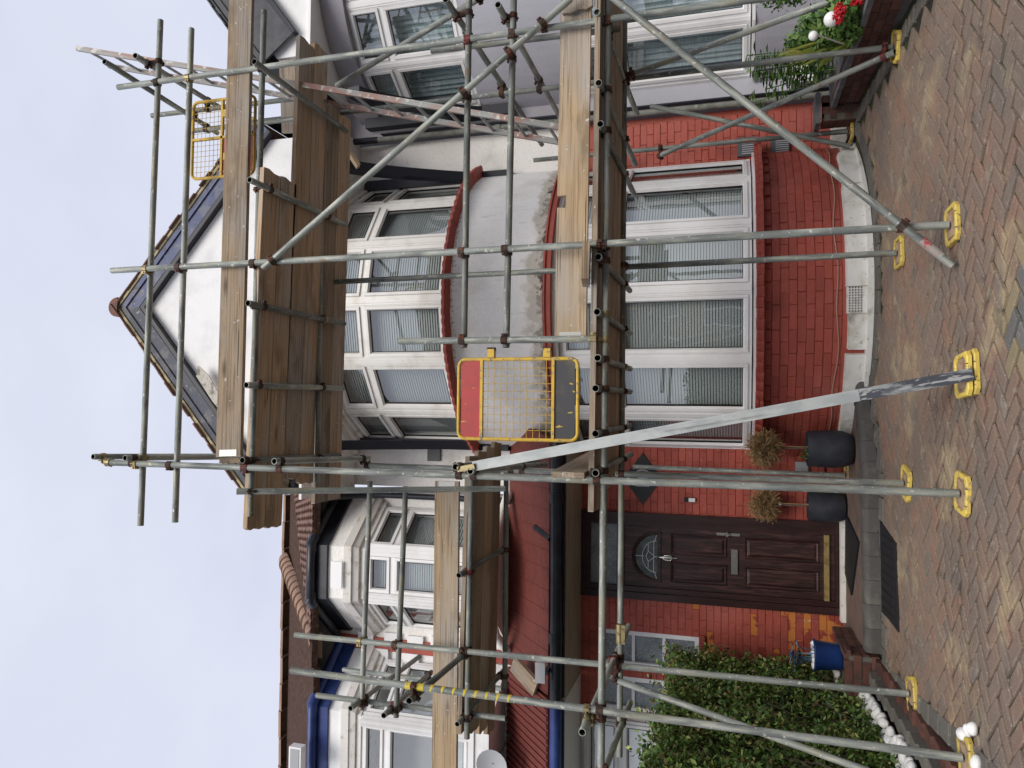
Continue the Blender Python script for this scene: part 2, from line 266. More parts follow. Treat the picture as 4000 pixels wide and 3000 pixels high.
m_pot = M('charcoal_resin_pot', (.028, .031, .04), .55, layers=[dict(s=8, c=(.04, .044, .055), lo=.45, hi=.65)], bump=[dict(s=150, p=.3, h=.002)])
m_bluepot = M('blue_glazed_pot', (.012, .04, .16), .3, layers=[dict(s=4, c=(.008, .025, .1), lo=.45, hi=.65, st=(1, 1, 3))])
m_soil = M('potting_soil', (.03, .022, .016), .95)
m_twig = M('dry_straw_twigs', (.42, .29, .14), .9, layers=[dict(s=20, c=(.25, .16, .08), lo=.4, hi=.65)], rand=.3, island=True)
m_bark = M('twig_bark', (.14, .11, .08), .9)
m_leaf = M('privet_leaves', (.045, .09, .018), .5, randcol=[(.045, .09, .02), (.08, .15, .03), (.12, .21, .04), (.17, .26, .06), (.055, .115, .024), (.28, .34, .1), (.1, .18, .035), (.2, .15, .06)], island=True)
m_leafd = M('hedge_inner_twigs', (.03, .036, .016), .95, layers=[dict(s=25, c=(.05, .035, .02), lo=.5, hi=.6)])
m_leaf2 = M('mixed_garden_leaves', (.05, .11, .02), .5, randcol=[(.04, .1, .02), (.07, .16, .03), (.12, .23, .045), (.18, .28, .07)], island=True)
m_lime = M('yellow_green_strap_leaves', (.28, .32, .06), .5, randcol=[(.26, .34, .07), (.38, .42, .09), (.46, .42, .13)], island=True)
m_bluel = M('blue_tinted_leaves', (.06, .16, .28), .45, randcol=[(.03, .08, .14), (.07, .18, .32), (.16, .3, .4)], island=True)
m_flower = M('red_geranium_petals', (.5, .012, .02), .5)
m_peb = M('white_pebble_stone', (.78, .78, .76), .6, layers=[dict(s=6, c=(.66, .66, .64), lo=.5, hi=.7)], bump=[dict(s=20, p=.15, h=.005)])
PAV = [(.205, .14, .103), (.2, .14, .106), (.185, .138, .108), (.212, .142, .103), (.172, .135, .11), (.2, .145, .11), (.222, .136, .098), (.192, .141, .11)]
pl = [dict(s=1.3, d=6, c=(.36, .285, .17), lo=.53, hi=.64, b=.75, w=True, ro=.72), dict(s=.8, c=(.12, .105, .09), lo=.5, hi=.64, b=.65, w=True), dict(s=4.5, d=6, c=(.075, .066, .056), lo=.6, hi=.68, b=.7, w=True), dict(s=9, d=5, c=(.3, .26, .2), lo=.62, hi=.67, b=.6, w=True), dict(s=110, c=(.42, .37, .3), lo=.6, hi=.7, b=.75), dict(s=90, c=(.06, .05, .045), lo=.62, hi=.7, b=.6)]
pb = [dict(s=130, p=.5, h=.004)]
m_pave = M('brindle_block_paver', PAV[0], .88, randcol=PAV, layers=pl, bump=pb)
m_pavej = M('brindle_block_pavers_far', PAV[0], .88, randcol=PAV, layers=pl, bump=pb, island=True)
m_pavy = M('buff_block_paver', (.25, .2, .12), .88, layers=pl[1:], bump=pb, rand=.12)
m_pavg = M('charcoal_block_paver', (.13, .128, .12), .88, layers=pl[1:], bump=pb, rand=.12)
m_pavb = M('grey_border_block', (.13, .125, .11), .88, layers=pl[1:], bump=pb, rand=.15)
m_joint = M('mossy_sand_joint', (.022, .02, .016), .95, layers=[dict(s=1.0, c=(.032, .05, .014), lo=.46, hi=.58), dict(s=1.1, c=(.2, .15, .09), lo=.62, hi=.7)])
m_ground = M('dull_tarmac_and_soil', (.06, .055, .05), .95, layers=[dict(s=3, c=(.09, .085, .075), lo=.4, hi=.7)])
m_kerb = M('charcoal_bullnose_kerb', (.085, .08, .075), .85, layers=[dict(s=120, c=(.3, .28, .25), lo=.66, hi=.74), dict(s=8, c=(.13, .12, .105), lo=.5, hi=.7)], bump=[dict(s=80, p=.4, h=.004)], rand=.1)
m_step = M('reddish_step_paving', (.17, .11, .09), .88, layers=[dict(s=8, c=(.11, .09, .075), lo=.45, hi=.65), dict(s=100, c=(.3, .25, .2), lo=.66, hi=.72)], bump=pb)
m_mat = M('black_rubber_mat', (.012, .013, .016), .6, bump=[dict(s=60, p=.4, h=.004)])
m_coping = M('grey_wall_coping', (.16, .165, .17), .8, layers=[dict(s=8, c=(.1, .105, .11), lo=.45, hi=.65)], bump=[dict(s=40, p=.3, h=.004)])
m_brickd = M('dark_red_garden_brick', (.13, .055, .04), .85, layers=[dict(s=10, c=(.07, .04, .034), lo=.45, hi=.65)], bump=[dict(s=60, p=.4, h=.004)], rand=.25)
m_mortar = M('grey_mortar', (.12, .11, .095), .95)
m_pipe = M('weathered_grey_pipe', (.2, .205, .18), .7, layers=[dict(s=10, c=(.13, .135, .12), lo=.45, hi=.65), dict(s=16, c=(.3, .3, .26), lo=.62, hi=.7)])
m_soffit = M('beige_boarded_soffit', (.38, .33, .26), .7, layers=[dict(s=30, c=(.28, .24, .19), lo=.5, hi=.6, st=(.1, 1, 1))])
m_tape = M('yellow_hazard_tape', (.6, .47, .04), .5, layers=[dict(s=30, c=(.3, .3, .25), lo=.62, hi=.68)])
m_cable = M('tan_cable', (.4, .24, .17), .6); m_green = M('green_plastic_tie', (.01, .16, .07), .5)
m_slateR = M('dark_roof_slate', (.07, .072, .08), .6, layers=[dict(s=7, c=(.045, .047, .055), lo=.45, hi=.65)], bump=[dict(s=20, p=.2, h=.005)], rand=.2)
# ------------------------------------------------------------------ ground
def struct(o): o['kind'] = 'structure'; return o
mb = MB(); ys = [-90, 2.2, 8.0, 120]
for i in range(3):
    a, b = ys[i], ys[i+1]; mb.add([(-120, a, g(a)-.03), (120, a, g(a)-.03), (120, b, g(b)-.03), (-120, b, g(b)-.03)], [(0, 1, 2, 3)])
struct(mb.build('ground', m_ground))
SL = math.atan(.05)
mb = MB(); mb.add([(-2.3, 2.3, g(2.3)-.013), (3.0, 2.3, g(2.3)-.013), (3.0, 7.9, g(7.9)-.013), (-2.3, 7.9, g(7.9)-.013)], [(0, 1, 2, 3)])
drive = struct(mb.build('driveway', m_joint)); ROOT[drive.name] = V3()
BX, BY = 1.15, 8.95                         # centre of the bow of the bay
def in_bay(x, y, r): return (x-BX)**2+(y-BY)**2 < r*r
kerb_line = [(0.30, 7.42), (0.10, 7.36), (-.14, 7.22), (-.42, 7.08), (-.8, 7.03), (-1.3, 6.99), (-2.0, 6.95)]
def kerbY(x):
    for (x1, y1), (x0, y0) in zip(kerb_line, kerb_line[1:]):
        if x0 <= x <= x1: return y0+(y1-y0)*(x-x0)/(x1-x0)
    return kerb_line[0][1] if x > kerb_line[0][0] else kerb_line[-1][1]
def paver_mesh(name, mat, ln=.2, wd=.1, h=.05, c=.005, gap=.0085):
    a, b = ln/2-gap/2, wd/2-gap/2; m = MB()
    m.add([(-a,-b,-h),(a,-b,-h),(a,b,-h),(-a,b,-h),(-a,-b,-c),(a,-b,-c),(a,b,-c),(-a,b,-c),(-a+c,-b+c,0),(a-c,-b+c,0),(a-c,b-c,0),(-a+c,b-c,0)],
          [(0,1,5,4),(1,2,6,5),(2,3,7,6),(3,0,4,7),(4,5,9,8),(5,6,10,9),(6,7,11,10),(7,4,8,11),(8,9,10,11)])
    return m
pm = paver_mesh('paver', m_pave).mesh('paver', m_pave)
cells = []
c45 = math.cos(rad(45))
for i in range(-40, 120):
    for j in range(-40, 40):
        # herringbone lattice: (1,1) and (2,-2) in paver widths
        for k, (cx, cy, th) in enumerate(((1., .5, 0), (.5, 2., 90))):
            p = (cx+i*1+j*2)*.1; q = (cy+i*1-j*2)*.1
            x = (p-q)*c45+.17; y = (p+q)*c45-.3
            # lateral repeats every 141 mm, as in the photograph
            x, y = y-4.2, -x+5.0
            if not (-2.3 < x < 3.0 and 2.9 < y < 7.7): continue
            if in_bay(x, y, 2.06) or x < -1.82-.1*(y-4) or x > 2.72: continue
            if x < .3 and y > kerbY(x)-.16: continue
            cells.append((x, y, rad(th+45+90)))
def paver_kind(x, y):
    d = (4.42-y)-abs(x-.45)
    return 'y' if 0 <= d < .15 else ('g' if d >= .15 else 'n')
cells.sort(key=lambda c: math.hypot(c[0]-.0, c[1]))
vis = []
for c in cells:
    q = V3((c[0], c[1], g(c[1])))-CAM; zc = q.dot(FW); px = 2000-FPX*q.dot(UP)/zc; py = 1500-FPX*q.dot(RT)/zc
    vis.append(-60 < px < 4060 and -60 < py < 3060)
near = [c for c, v in zip(cells, vis) if v][:300]; nset = set((c[0], c[1]) for c in near)
for x, y, th in near:
    o = inst('paver', pm, drive, (x+random.uniform(-.001, .001), y, g(y)+random.uniform(-.005, .004)), (SL+random.uniform(-.014, .014), random.uniform(-.014, .014), th+random.uniform(-.012, .012)))
    k = paver_kind(x, y)
    if k != 'n':
        o.material_slots[0].link = 'OBJECT'; o.material_slots[0].material = m_pavy if k == 'y' else m_pavg
base = paver_mesh('p', m_pave); rest = MB(); rm = Matrix.Rotation(SL, 4, 'X')
for (x, y, th), v in zip(cells, vis):
    if (x, y) in nset: continue
    T = Matrix.Translation((x, y, g(y)+random.uniform(-.003, .003))) @ rm @ Matrix.Rotation(random.uniform(-.012, .012), 4, 'X') @ Matrix.Rotation(th+random.uniform(-.01, .01), 4, 'Z')
    rest.add([T @ a for a in base.v], base.f)
o = rest.build('far_pavers', m_pavej, drive); o['kind'] = 'stuff'
# grey border course round the bow, along the step and along the right-hand garden wall
bm = paver_mesh('b', m_pavb, .2, .14).mesh('border_block', m_pavb)
for k in range(26):
    t = rad(-62+k*5.6); r = 1.97
    x, y = BX+r*math.sin(t), BY-r*math.cos(t)
    if y < 8.3 and not (x < .3 and y > kerbY(x)-.08): inst('border_block', bm, drive, (x, y, g(y)+.008), (SL, 0, t))
for k in range(13):
    x = .22-k*.205; y = kerbY(x)-.145
    inst('border_block', bm, drive, (x, y, g(y)+.008), (SL, 0, rad(-3 if x < -.4 else -22)))
for k in range(28):
    y = 7.75-k*.205; inst('border_block', bm, drive, (2.83, y, g(y)+.008), (SL, 0, rad(90)))
    if y < 7.0: inst('border_block', bm, drive, (-1.83-.1*(y-4), y, g(y)+.008), (SL, 0, rad(96)))
# ------------------------------------------------------------------ windows
def window(parent, p0, p1, z0, z1, zt=None, blind='venetian', m=None, name='window', fw=.032, glass=None, sash=True):
    m = m or m_upvc; p0 = V3((*p0, 0)); p1 = V3((*p1, 0)); u = (p1-p0); Ln = u.length; u.normalize(); nn = V3((u.y, -u.x, 0))
    a = MB(); rails = [(z0, z1)] if zt is None else [(z0, zt), (zt, z1)]
    a.ob(p0, u, nn, 0, fw, -.07, 0, z0, z1); a.ob(p0, u, nn, Ln-fw, Ln, -.07, 0, z0, z1)
    a.ob(p0, u, nn, fw, Ln-fw, -.07, 0, z0, z0+fw); a.ob(p0, u, nn, fw, Ln-fw, -.07, 0, z1-fw, z1)
    if zt is not None: a.ob(p0, u, nn, fw, Ln-fw, -.07, 0, zt-.03, zt+.03)
    gk = MB(); panes = []; sf = .034
    for i, (q0, q1) in enumerate(rails):
        b0 = q0+(fw if i == 0 else .03); b1 = q1-(fw if i == len(rails)-1 else .03); e0, e1 = fw, Ln-fw
        if sash:
            for (s0, s1, t0, t1) in ((e0, e0+sf, b0, b1), (e1-sf, e1, b0, b1), (e0+sf, e1-sf, b0, b0+sf), (e0+sf, e1-sf, b1-sf, b1)):
                a.ob(p0, u, nn, s0+.0015, s1-.0015 if s1 == e1 else s1, -.05, .016, t0+.0015, t1)
            # sloped glazing bead
            for (A, B) in (((e0+sf, b0+sf), (e1-sf, b0+sf)), ((e1-sf, b0+sf), (e1-sf, b1-sf)), ((e1-sf, b1-sf), (e0+sf, b1-sf)), ((e0+sf, b1-sf), (e0+sf, b0+sf))):
                cx = (e0+e1)/2; cz = (b0+b1)/2
                def IN(P, d): return (P[0]+(d if P[0] < cx else -d), P[1]+(d if P[1] < cz else -d))
                W = lambda P, k: V3((p0.x+u.x*P[0]+nn.x*k, p0.y+u.y*P[0]+nn.y*k, P[1]))
                a.add([W(A, .016), W(B, .016), W(IN(B, .012), -.012), W(IN(A, .012), -.012)], [(0, 1, 2, 3)])
            e0 += sf+.012; e1 -= sf+.012; b0 += sf+.012; b1 -= sf+.012
        gw = .007
        for (s0, s1, t0, t1) in ((e0-.004, e0+gw, b0, b1), (e1-gw, e1+.004, b0, b1), (e0+gw, e1-gw, b0-.004, b0+gw), (e0+gw, e1-gw, b1-gw, b1+.004)):
            gk.ob(p0, u, nn, s0, s1, -.03, -.014, t0, t1)
        panes.append((e0, e1, b0, b1))
    win = a.build(name, m, parent); gk.build('gasket', m_gasket, win)
    for (e0, e1, b0, b1) in panes:
        MB().add([V3((p0.x+u.x*A_+nn.x*-.024, p0.y+u.y*A_+nn.y*-.024, Z_)) for A_, Z_ in ((e0-.002, b0-.002), (e1+.002, b0-.002), (e1+.002, b1+.002), (e0-.002, b1+.002))], [(0, 1, 2, 3)]).build('pane', glass or m_glass, win)
    if blind == 'venetian':
        s = MB(); z = z0+fw+.03; k = 0
        while z < z1-fw:
            W = lambda A, N_, Z: V3((p0.x+u.x*A+nn.x*N_, p0.y+u.y*A+nn.y*N_, Z)); dz = .0128; o0, o1 = fw+.012, Ln-fw-.012
            jt = random.uniform(-.0012, .0012)
            s.add([W(o0, -.098, z-dz+jt), W(o1, -.098, z-dz-jt), W(o1, -.108, z+dz-jt), W(o0, -.108, z+dz+jt)], [(0, 1, 2, 3)])
            z += .0285; k += 1
        for q in (.18, .82):
            x = Ln*q; s.ob(p0, u, nn, x-.001, x+.001, -.102, -.1, z0+fw, z1-fw)
        b = s.build('blind', m_slat, win); b['kind'] = 'stuff'
    elif blind == 'curtain':
        s = MB(); K = 60; vs = []
        for i in range(K+1):
            A = .02+(Ln-.04)*i/K; d = -.16+.022*math.sin(i*.9)+.01*math.sin(i*2.3+1)
            for Z in (z0+.01, z1-.01): vs.append((p0.x+u.x*A+nn.x*d, p0.y+u.y*A+nn.y*d, Z))
        s.add(vs, [(2*i, 2*i+2, 2*i+3, 2*i+1) for i in range(K)]); s.build('curtain', m_curtain, win, smooth=60)
    return win
def arc(cx, r, t): return (cx+r*math.sin(rad(t)), BY-r*math.cos(rad(t)))
def curved(cx, r0, r1, z0, z1, t0=-70, t1=70, k=40, zf=None, lip=0.):
    """solid band of a bow from r0 (inside) to r1 (outside)"""
    a = MB(); vs = []; fs = []
    for i in range(k+1):
        t = t0+(t1-t0)*i/k; z1o = z1-lip
        for r, z in ((r0, z0), (r1, z0), (r1, z1o), (r0, z1)):
            x, y = arc(cx, r, t); vs.append((x, y, z))
    for i in range(k):
        b = i*4
        for q in range(4): fs.append((b+q, b+(q+1) % 4, b+4+(q+1) % 4, b+4+q))
    fs.append((3, 2, 1, 0)); fs.append(tuple(4*k+q for q in range(4))); return a.add(vs, fs)
# ------------------------------------------------------------------ shared house builders
WY = 8.35
def facets(cx, r, step=23): return [arc(cx, r, t) for t in (-3*step, -2*step, -step, 0, step, 2*step, 3*step)]
def bay_windows(house, cx, mats, blind, low=(1.10, 2.95, 2.40), upp=(4.17, 5.58, 5.13), plain=None):
    F = facets(cx, 1.66); cov = MB()
    for i in range(6):
        a, b = V3((*F[i], 0)), V3((*F[i+1], 0)); u = (b-a).normalized()
        q0, q1 = a+u*.025, b-u*.025
        window(house, q0[:2], q1[:2], *low, blind=blind, m=mats[0]); window(house, q0[:2], q1[:2], *upp, blind=blind, m=mats[1])
    for nm, zz, mt in (('mullion', low, mats[0]), ('mullion', upp, mats[1])):
        for i in range(7):
            t = (i-3)*23; c = V3((*arc(cx, 1.655, t), 0)); nn = V3((math.sin(rad(t)), -math.cos(rad(t)), 0)); u = V3((-nn.y, nn.x, 0))
            mb = MB(); mb.ob(c, u, nn, -.043, .043, -.08, .004, zz[0], zz[1]); mb.ob(c, u, nn, -.022, .022, .004, .012, zz[0]+.002, zz[1]-.002); mb.build(nm, mt, house)
    # heads and inner slabs close the bow off
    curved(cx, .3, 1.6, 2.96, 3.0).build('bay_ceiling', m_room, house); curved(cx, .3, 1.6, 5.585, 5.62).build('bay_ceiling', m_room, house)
    for z in (1.09, 4.16):
        mb = MB()
        for i in range(6):
            a, b = V3((*facets(cx, 1.74)[i], 0)), V3((*facets(cx, 1.74)[i+1], 0)); a2, b2 = V3((*facets(cx, 1.5)[i], 0)), V3((*facets(cx, 1.5)[i+1], 0))
            mb.add([a+V3((0, 0, z-.035)), b+V3((0, 0, z-.035)), b2+V3((0, 0, z-.035)), a2+V3((0, 0, z-.035)), a+V3((0, 0, z-.008)), b+V3((0, 0, z-.008)), b2+V3((0, 0, z)), a2+V3((0, 0, z))], [(0, 3, 2, 1), (4, 5, 6, 7), (0, 1, 5, 4), (2, 3, 7, 6)])
        mb.build('window_sill', mats[0], house)
    # cornice over the upper lights
    if plain: curved(cx, .3, 1.72, upp[1], 5.74).build('bay_frieze', plain, house)
    for k, (r, z0, z1) in enumerate(() if plain else ((1.70, 5.58, 5.62), (1.76, 5.62, 5.67), (1.84, 5.67, 5.74))):
        mb = MB(); A = facets(cx, r); B = facets(cx, 1.3)
        for i in range(6):
            a, b, c, d_ = [V3((*q, 0)) for q in (A[i], A[i+1], B[i+1], B[i])]
            mb.add([a+V3((0,0,z0)), b+V3((0,0,z0)), c+V3((0,0,z0)), d_+V3((0,0,z0)), a+V3((0,0,z1)), b+V3((0,0,z1)), c+V3((0,0,z1)), d_+V3((0,0,z1))], [(0,3,2,1),(4,5,6,7),(0,1,5,4)])
        mb.build('cornice', mats[2], house)
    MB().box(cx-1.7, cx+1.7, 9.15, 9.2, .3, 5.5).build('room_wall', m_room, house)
def scallop_tiles(house, cx, z, r, mat, nm, step=3.1, up=False, t0=-67, t1=67):
    # row of round-nosed tiles with slightly uneven noses
    a = MB(); hw = r*rad(step)/2-.001; vs = [(-hw, .2), (-hw, .0)]
    for k in range(7): vs.append((-hw+2*hw*k/6, -.012-.016*math.sin(math.pi*k/6)))
    vs += [(hw, 0.), (hw, .2)]
    a.prism([(x, y, -.017) for x, y in vs], (0, 0, .034)); me = a.mesh(nm, mat)
    t = t0
    while t < t1:
        x, y = arc(cx, r, t); inst(nm, me, house, (x, y, z+random.uniform(-.003, .003)), (rad(-7 if not up else 0)+random.uniform(-.01, .01), random.uniform(-.015, .015), rad(t)), (1, random.uniform(.97, 1.04), random.choice((1, 1, .92))))
        t += step
def gable(house, cx, mats, half=2.1, za=8.26, sl=.87, yf=7.1, left_mat=None, w1=.2):
    ze = za-half*sl
    # verge tiles, mortar, bargeboard, moulding on both slopes
    for sgn in (-1, 1):
        d = V3((sgn, 0, -sl)).normalized(); nrm = V3((sgn*sl, 0, 1)).normalized(); apex = V3((cx, yf, za)); ln = half*math.sqrt(1+sl*sl)
        me = MB().box(-.1, .1, 0, .17, -.014, .0).mesh('verge_tile', mats['tile']); k = 0; s = .06
        ang = math.atan2(sl, 1)*sgn
        while s < ln:
            up = .018 if k % 2 else .0
            inst('verge_tile', me, house, apex+d*s+nrm*(up*.6)+V3((0, random.uniform(-.02, .01)-.03*(k % 2 == 0), 0)), (0, ang+random.uniform(-.02, .02), 0)); s += .17 if k % 2 else .135; k += 1
        o = MB(); o.prism([apex-nrm*.016, apex+d*ln-nrm*.016, apex+d*ln-nrm*.045, apex-nrm*.045], (0, .2, 0)); o.build('verge_mortar', mats['mortar'], house)
        bm_ = mats['board'] if (sgn > 0 or left_mat is None) else left_mat
        A = apex+V3((0, .03, 0)); cut = V3((0, 0, -1))
        o = MB(); o.prism([A+cut*.062, A+d*ln-nrm*.047, A+d*ln-nrm*(.047+w1), A+cut*(.062+w1/math.cos(math.atan(sl)))], (0, .03, 0)); o.build('bargeboard', bm_, house)
        o = MB(); o.prism([A+cut*.075, A+d*ln-nrm*.058, A+d*ln-nrm*.115, A+cut*.15], (0, -.018, 0)); o.build('bargeboard_moulding', bm_, house)
        o = MB(); e = .047+w1; o.prism([A+cut*(e/math.cos(math.atan(sl))+.012), A+d*ln-nrm*e, A+d*ln-nrm*(e+.045), A+cut*((e+.045)/math.cos(math.atan(sl))+.014)], (0, .085, 0)); o.build('soffit_board', mats['trim'], house)
        o = MB(); o.prism([apex-nrm*.046, apex+d*ln-nrm*.046, apex+d*ln-nrm*.1, apex-nrm*.1], (0, 5.5, 0)); o.v = [v+V3((0, .2, 0)) for v in o.v]; o.build('roof_slope', mats['tile'], house)
    # ridge tile
    o = MB(); K = 10; vs = []
    for yy in (yf-.03, yf+.42):
        for k in range(K+1):
            t = math.pi*k/K; vs.append((cx+.115*math.cos(t), yy, za-.07+.125*math.sin(t)))
    o.add(vs, [(k, k+1, K+1+k+1, K+1+k) for k in range(K)]+[tuple(range(K+1))]); o.build('ridge_tile', mats['tile'], house)
    # gable wall
    zl = 5.745; hw = min(1.85, half-.12)
    o = MB(); zt = lambda x: za-.28-abs(x)*sl
    o.prism([(cx-hw, yf+.12, zl), (cx+hw, yf+.12, zl), (cx+hw, yf+.12, zt(hw)), (cx, yf+.12, zt(0)), (cx-hw, yf+.12, zt(hw))], (0, .15, 0)); o.build('gable_wall', mats['wall'], house)
    MB().box(cx-hw-.3, cx+hw+.3, yf+.06, WY, zl-.001, zl+.03).build('gable_soffit', mats['soffit'], house)
    for sgn in (-1, 1):
        MB().box(cx+sgn*(half-.02)-.02, cx+sgn*(half-.02)+.02, yf+.1, WY+.6, ze-.34, ze-.06).build('eaves_fascia', mats['trim'], house)
def bracket(house, x, mat, y0=7.3, z0=5.55, y1=8.33, z1=4.02, th=.1):
    a = MB(); K = 14; top = []; bot = []
    for k in range(K+1):
        s = k/K; y = y0+(y1-y0)*s; zc = z0+(z1-z0)*(s**1.7); wd = .075+.05*math.sin(math.pi*s)*1.4
        top.append((x-th/2, y, zc+wd)); bot.append((x-th/2, y-.02, zc-wd))
    a.prism(top+bot[::-1], (th, 0, 0)); a.build('curved_bracket', mat, house)
    b = MB(); b.box(x-th/2-.01, x+th/2+.01, y1-.1, y1+.02, z1-.28, z1+1.6); b.build('bracket_post', mat, house)
# ------------------------------------------------------------------ the scaffolded house
H = thing('terraced_house', 'red and white bow-fronted terraced house wrapped in scaffolding, brown front door', 'house', (0.4, WY, .12))
MB().box(BX-2.1, 3.26, WY+.02, WY+.3, 2.95, 6.4).build('upper_wall', m_dash, H)
bay_windows(H, BX, (m_upvc, m_upvc2, m_wpaint), 'venetian')
curved(BX, 1.45, 1.714, .1, 1.03).build('bay_wall', m_red, H)
bayw = curved(BX, 1.5, 1.715, 3.1, 4.09); bayw.build('bay_spandrel', m_span, H)
curved(BX, 1.5, 1.73, 2.955, 3.0).build('bay_head', m_upvc2, H)
curved(BX, 1.5, 1.80, 3.0, 3.05, lip=.0).build('tile_bed', m_redflat, H); curved(BX, 1.5, 1.82, 3.052, 3.1, lip=.03).build('tile_hood', m_redflat, H)
scallop_tiles(H, BX, 4.115, 1.82, m_redflat, 'sill_tile'); 
scallop_tiles(H, BX, 1.012, 1.84, m_redflat, 'sill_tile'); scallop_tiles(H, BX, 1.046, 1.82, m_redflat, 'sill_tile', up=True)
curved(BX, 1.5, 1.76, 1.01, 1.062).build('sill_bed', m_redflat, H)
# plinth with air brick
for (t0, t1, zt) in ((-66, -21, .325), (-19.5, -9, .31), (-1, 33, .33), (33.6, 52, .32), (52.4, 63, .27)):
    curved(BX, 1.6, 1.765, .02, zt, t0, t1, 12, lip=.035).build('plinth', m_plinth, H)
curved(BX, 1.6, 1.80, .0, .15, -66, 66, 30, lip=.02).build('plinth_foot', m_plinth, H)
o = MB()
for i in range(10):
    for j in range(5):
        t = -8.2+i*.76; c = V3((*arc(BX, 1.752, t), .18+.024*j)); nn = V3((math.sin(rad(t)), -math.cos(rad(t)), 0)); o.ob(c, V3((-nn.y, nn.x, 0)), nn, -.006, .006, -.004, .003, c.z-.006, c.z+.006)
ab = curved(BX, 1.6, 1.752, .03, .3, -8.9, -1.1, 6).build('air_brick', m_plinth, H); o.build('vent_holes', m_gasket, ab)
# bricks
bricks = []
def brick_mesh(nm, ln, ht, th=.02, c=.003):
    a, b = ln/2, ht/2; m = MB()
    m.add([(-a,th,-b),(a,th,-b),(a,th,b),(-a,th,b),(-a,c,-b),(a,c,-b),(a,c,b),(-a,c,b),(-a+c,0,-b+c),(a-c,0,-b+c),(a-c,0,b-c),(-a+c,0,b-c)],
          [(0,1,5,4),(1,2,6,5),(2,3,7,6),(3,0,4,7),(4,5,9,8),(5,6,10,9),(6,7,11,10),(7,4,8,11),(8,9,10,11)]); return m
BM = {}
def brick_me(ln, ht):
    k = (round(ln, 3), round(ht, 3))
    if k not in BM: BM[k] = brick_mesh('brick', *k).mesh('brick', m_red)
    return BM[k]
CH = .0745
for c in range(9):
    z = .332+CH*(c+.5); st = 7.52; t = -66+(st/2 if c % 2 else 0)
    while t < 66:
        x, y = arc(BX, 1.7235, t); bricks.append((.2205, .0705, V3((x, y, z)), rad(t), m_red)); t += st
# header dentils under the tile sill
dm = MB().box(-.05, .05, -.03, .06, -.03, .03).mesh('dentil', m_red)
for k in range(22):
    t = -63+k*6.0; x, y = arc(BX, 1.72, t); inst('dentil', dm, H, (x, y, .965), (0, 0, rad(t)), mat=m_redflat)
# flat red walls
DX0, DX1, DZ1 = -2.06, -1.12, 2.93
LX = -3.36
openings = [(DX0, DX1, .1, DZ1), (-2.8, -2.42, 1.62, 2.69), (-3.29, -2.92, 1.62, 2.69)]
def wall_with_openings(x0, x1, z0, z1, ops, y0, y1, mat, nm):
    xs = sorted(set([x0, x1]+[v for o_ in ops for v in o_[:2] if x0 < v < x1])); a = MB()
    for p, q in zip(xs, xs[1:]):
        segs = [(z0, z1)]
        for (a0, a1, b0, b1) in ops:
            if a0 <= p+1e-6 and a1 >= q-1e-6:
                ns = []
                for (s0, s1) in segs:
                    if b0 > s0: ns.append((s0, min(b0, s1)))
                    if b1 < s1: ns.append((max(b1, s0), s1))
                segs = ns
        for s0, s1 in segs:
            if s1-s0 > .001: a.box(p, q, y0, y1, s0, s1)
    return a.build(nm, mat, H)
w2 = []
for (x0, x1, b0, b1) in openings: w2.append((x0, x1, b0, b1))
FW_ = wall_with_openings(LX, -.3, .05, 3.05, w2, WY+.0, WY+.25, m_red, 'front_wall')
RWL = MB().box(2.6, 3.26, WY+.002, WY+.25, .05, 3.0).build('recess_wall', m_red, H)
def flat_bricks(x0, x1, z0, z1):
    c = 0; z = z0
    while z+CH < z1:
        x = x0-(.1125 if c % 2 else 0); zc = z+CH/2
        while x < x1:
            a, b = max(x, x0)+.002, min(x+.225, x1)-.002
            parts = [(a, b)]
            for (o0, o1, p0, p1) in openings:
                if p0-.02 < zc < p1+.02:
                    n2 = []
                    for (s, e) in parts:
                        if e <= o0 or s >= o1: n2.append((s, e)); continue
                        if s < o0-.03: n2.append((s, o0-.006))
                        if e > o1+.03: n2.append((o1+.006, e))
                    parts = n2
            for (s, e) in parts:
                if e-s > .03:
                    mt = m_red; xm = (s+e)/2
                    if -2.62 < xm < -2.06 and zc < 1.9 and random.random() < (.62 if zc < .55 else (.3 if zc < 1.1 else .08)) : mt = m_peel
                    bricks.append((e-s, .0705, V3((xm, WY-.009, zc)), 0., mt))
            x += .225
        z += CH; c += 1
flat_bricks(LX, -.34, .2, 2.95); flat_bricks(2.62, 3.2, .18, 2.95)
def bscore(b):
    q = b[2]-CAM; zc = q.dot(FW); px = 2000-FPX*q.dot(UP)/zc
    vis = 2480 < px < 3400 or (2250 < px and b[2].x < -.4)
    return (0 if vis else 10, q.length)
bricks.sort(key=bscore); jr = MB(); jp = MB()
for i, (ln, ht, p, r, mt) in enumerate(bricks):
    p = p+V3((random.uniform(-.003, .003), random.uniform(-.002, .002), random.uniform(-.0022, .0022))); rt = (random.uniform(-.01, .01), random.uniform(-.006, .006), r+random.uniform(-.014, .014))
    if i < 300: inst('brick', brick_me(ln, ht), H, p, rt, mat=mt if mt is not m_red else None)
    else:
        T = Matrix.Translation(p) @ Matrix.Rotation(rt[2], 4, 'Z') @ Matrix.Rotation(rt[1], 4, 'Y'); bmh = brick_mesh('b', ln, ht)
        (jr if mt is m_red else jp).add([T @ v for v in bmh.v], bmh.f)
for j, mt in ((jr, m_red), (jp, m_peel)):
    if j.v: o = j.build('further_bricks', mt, H); o['kind'] = 'stuff'
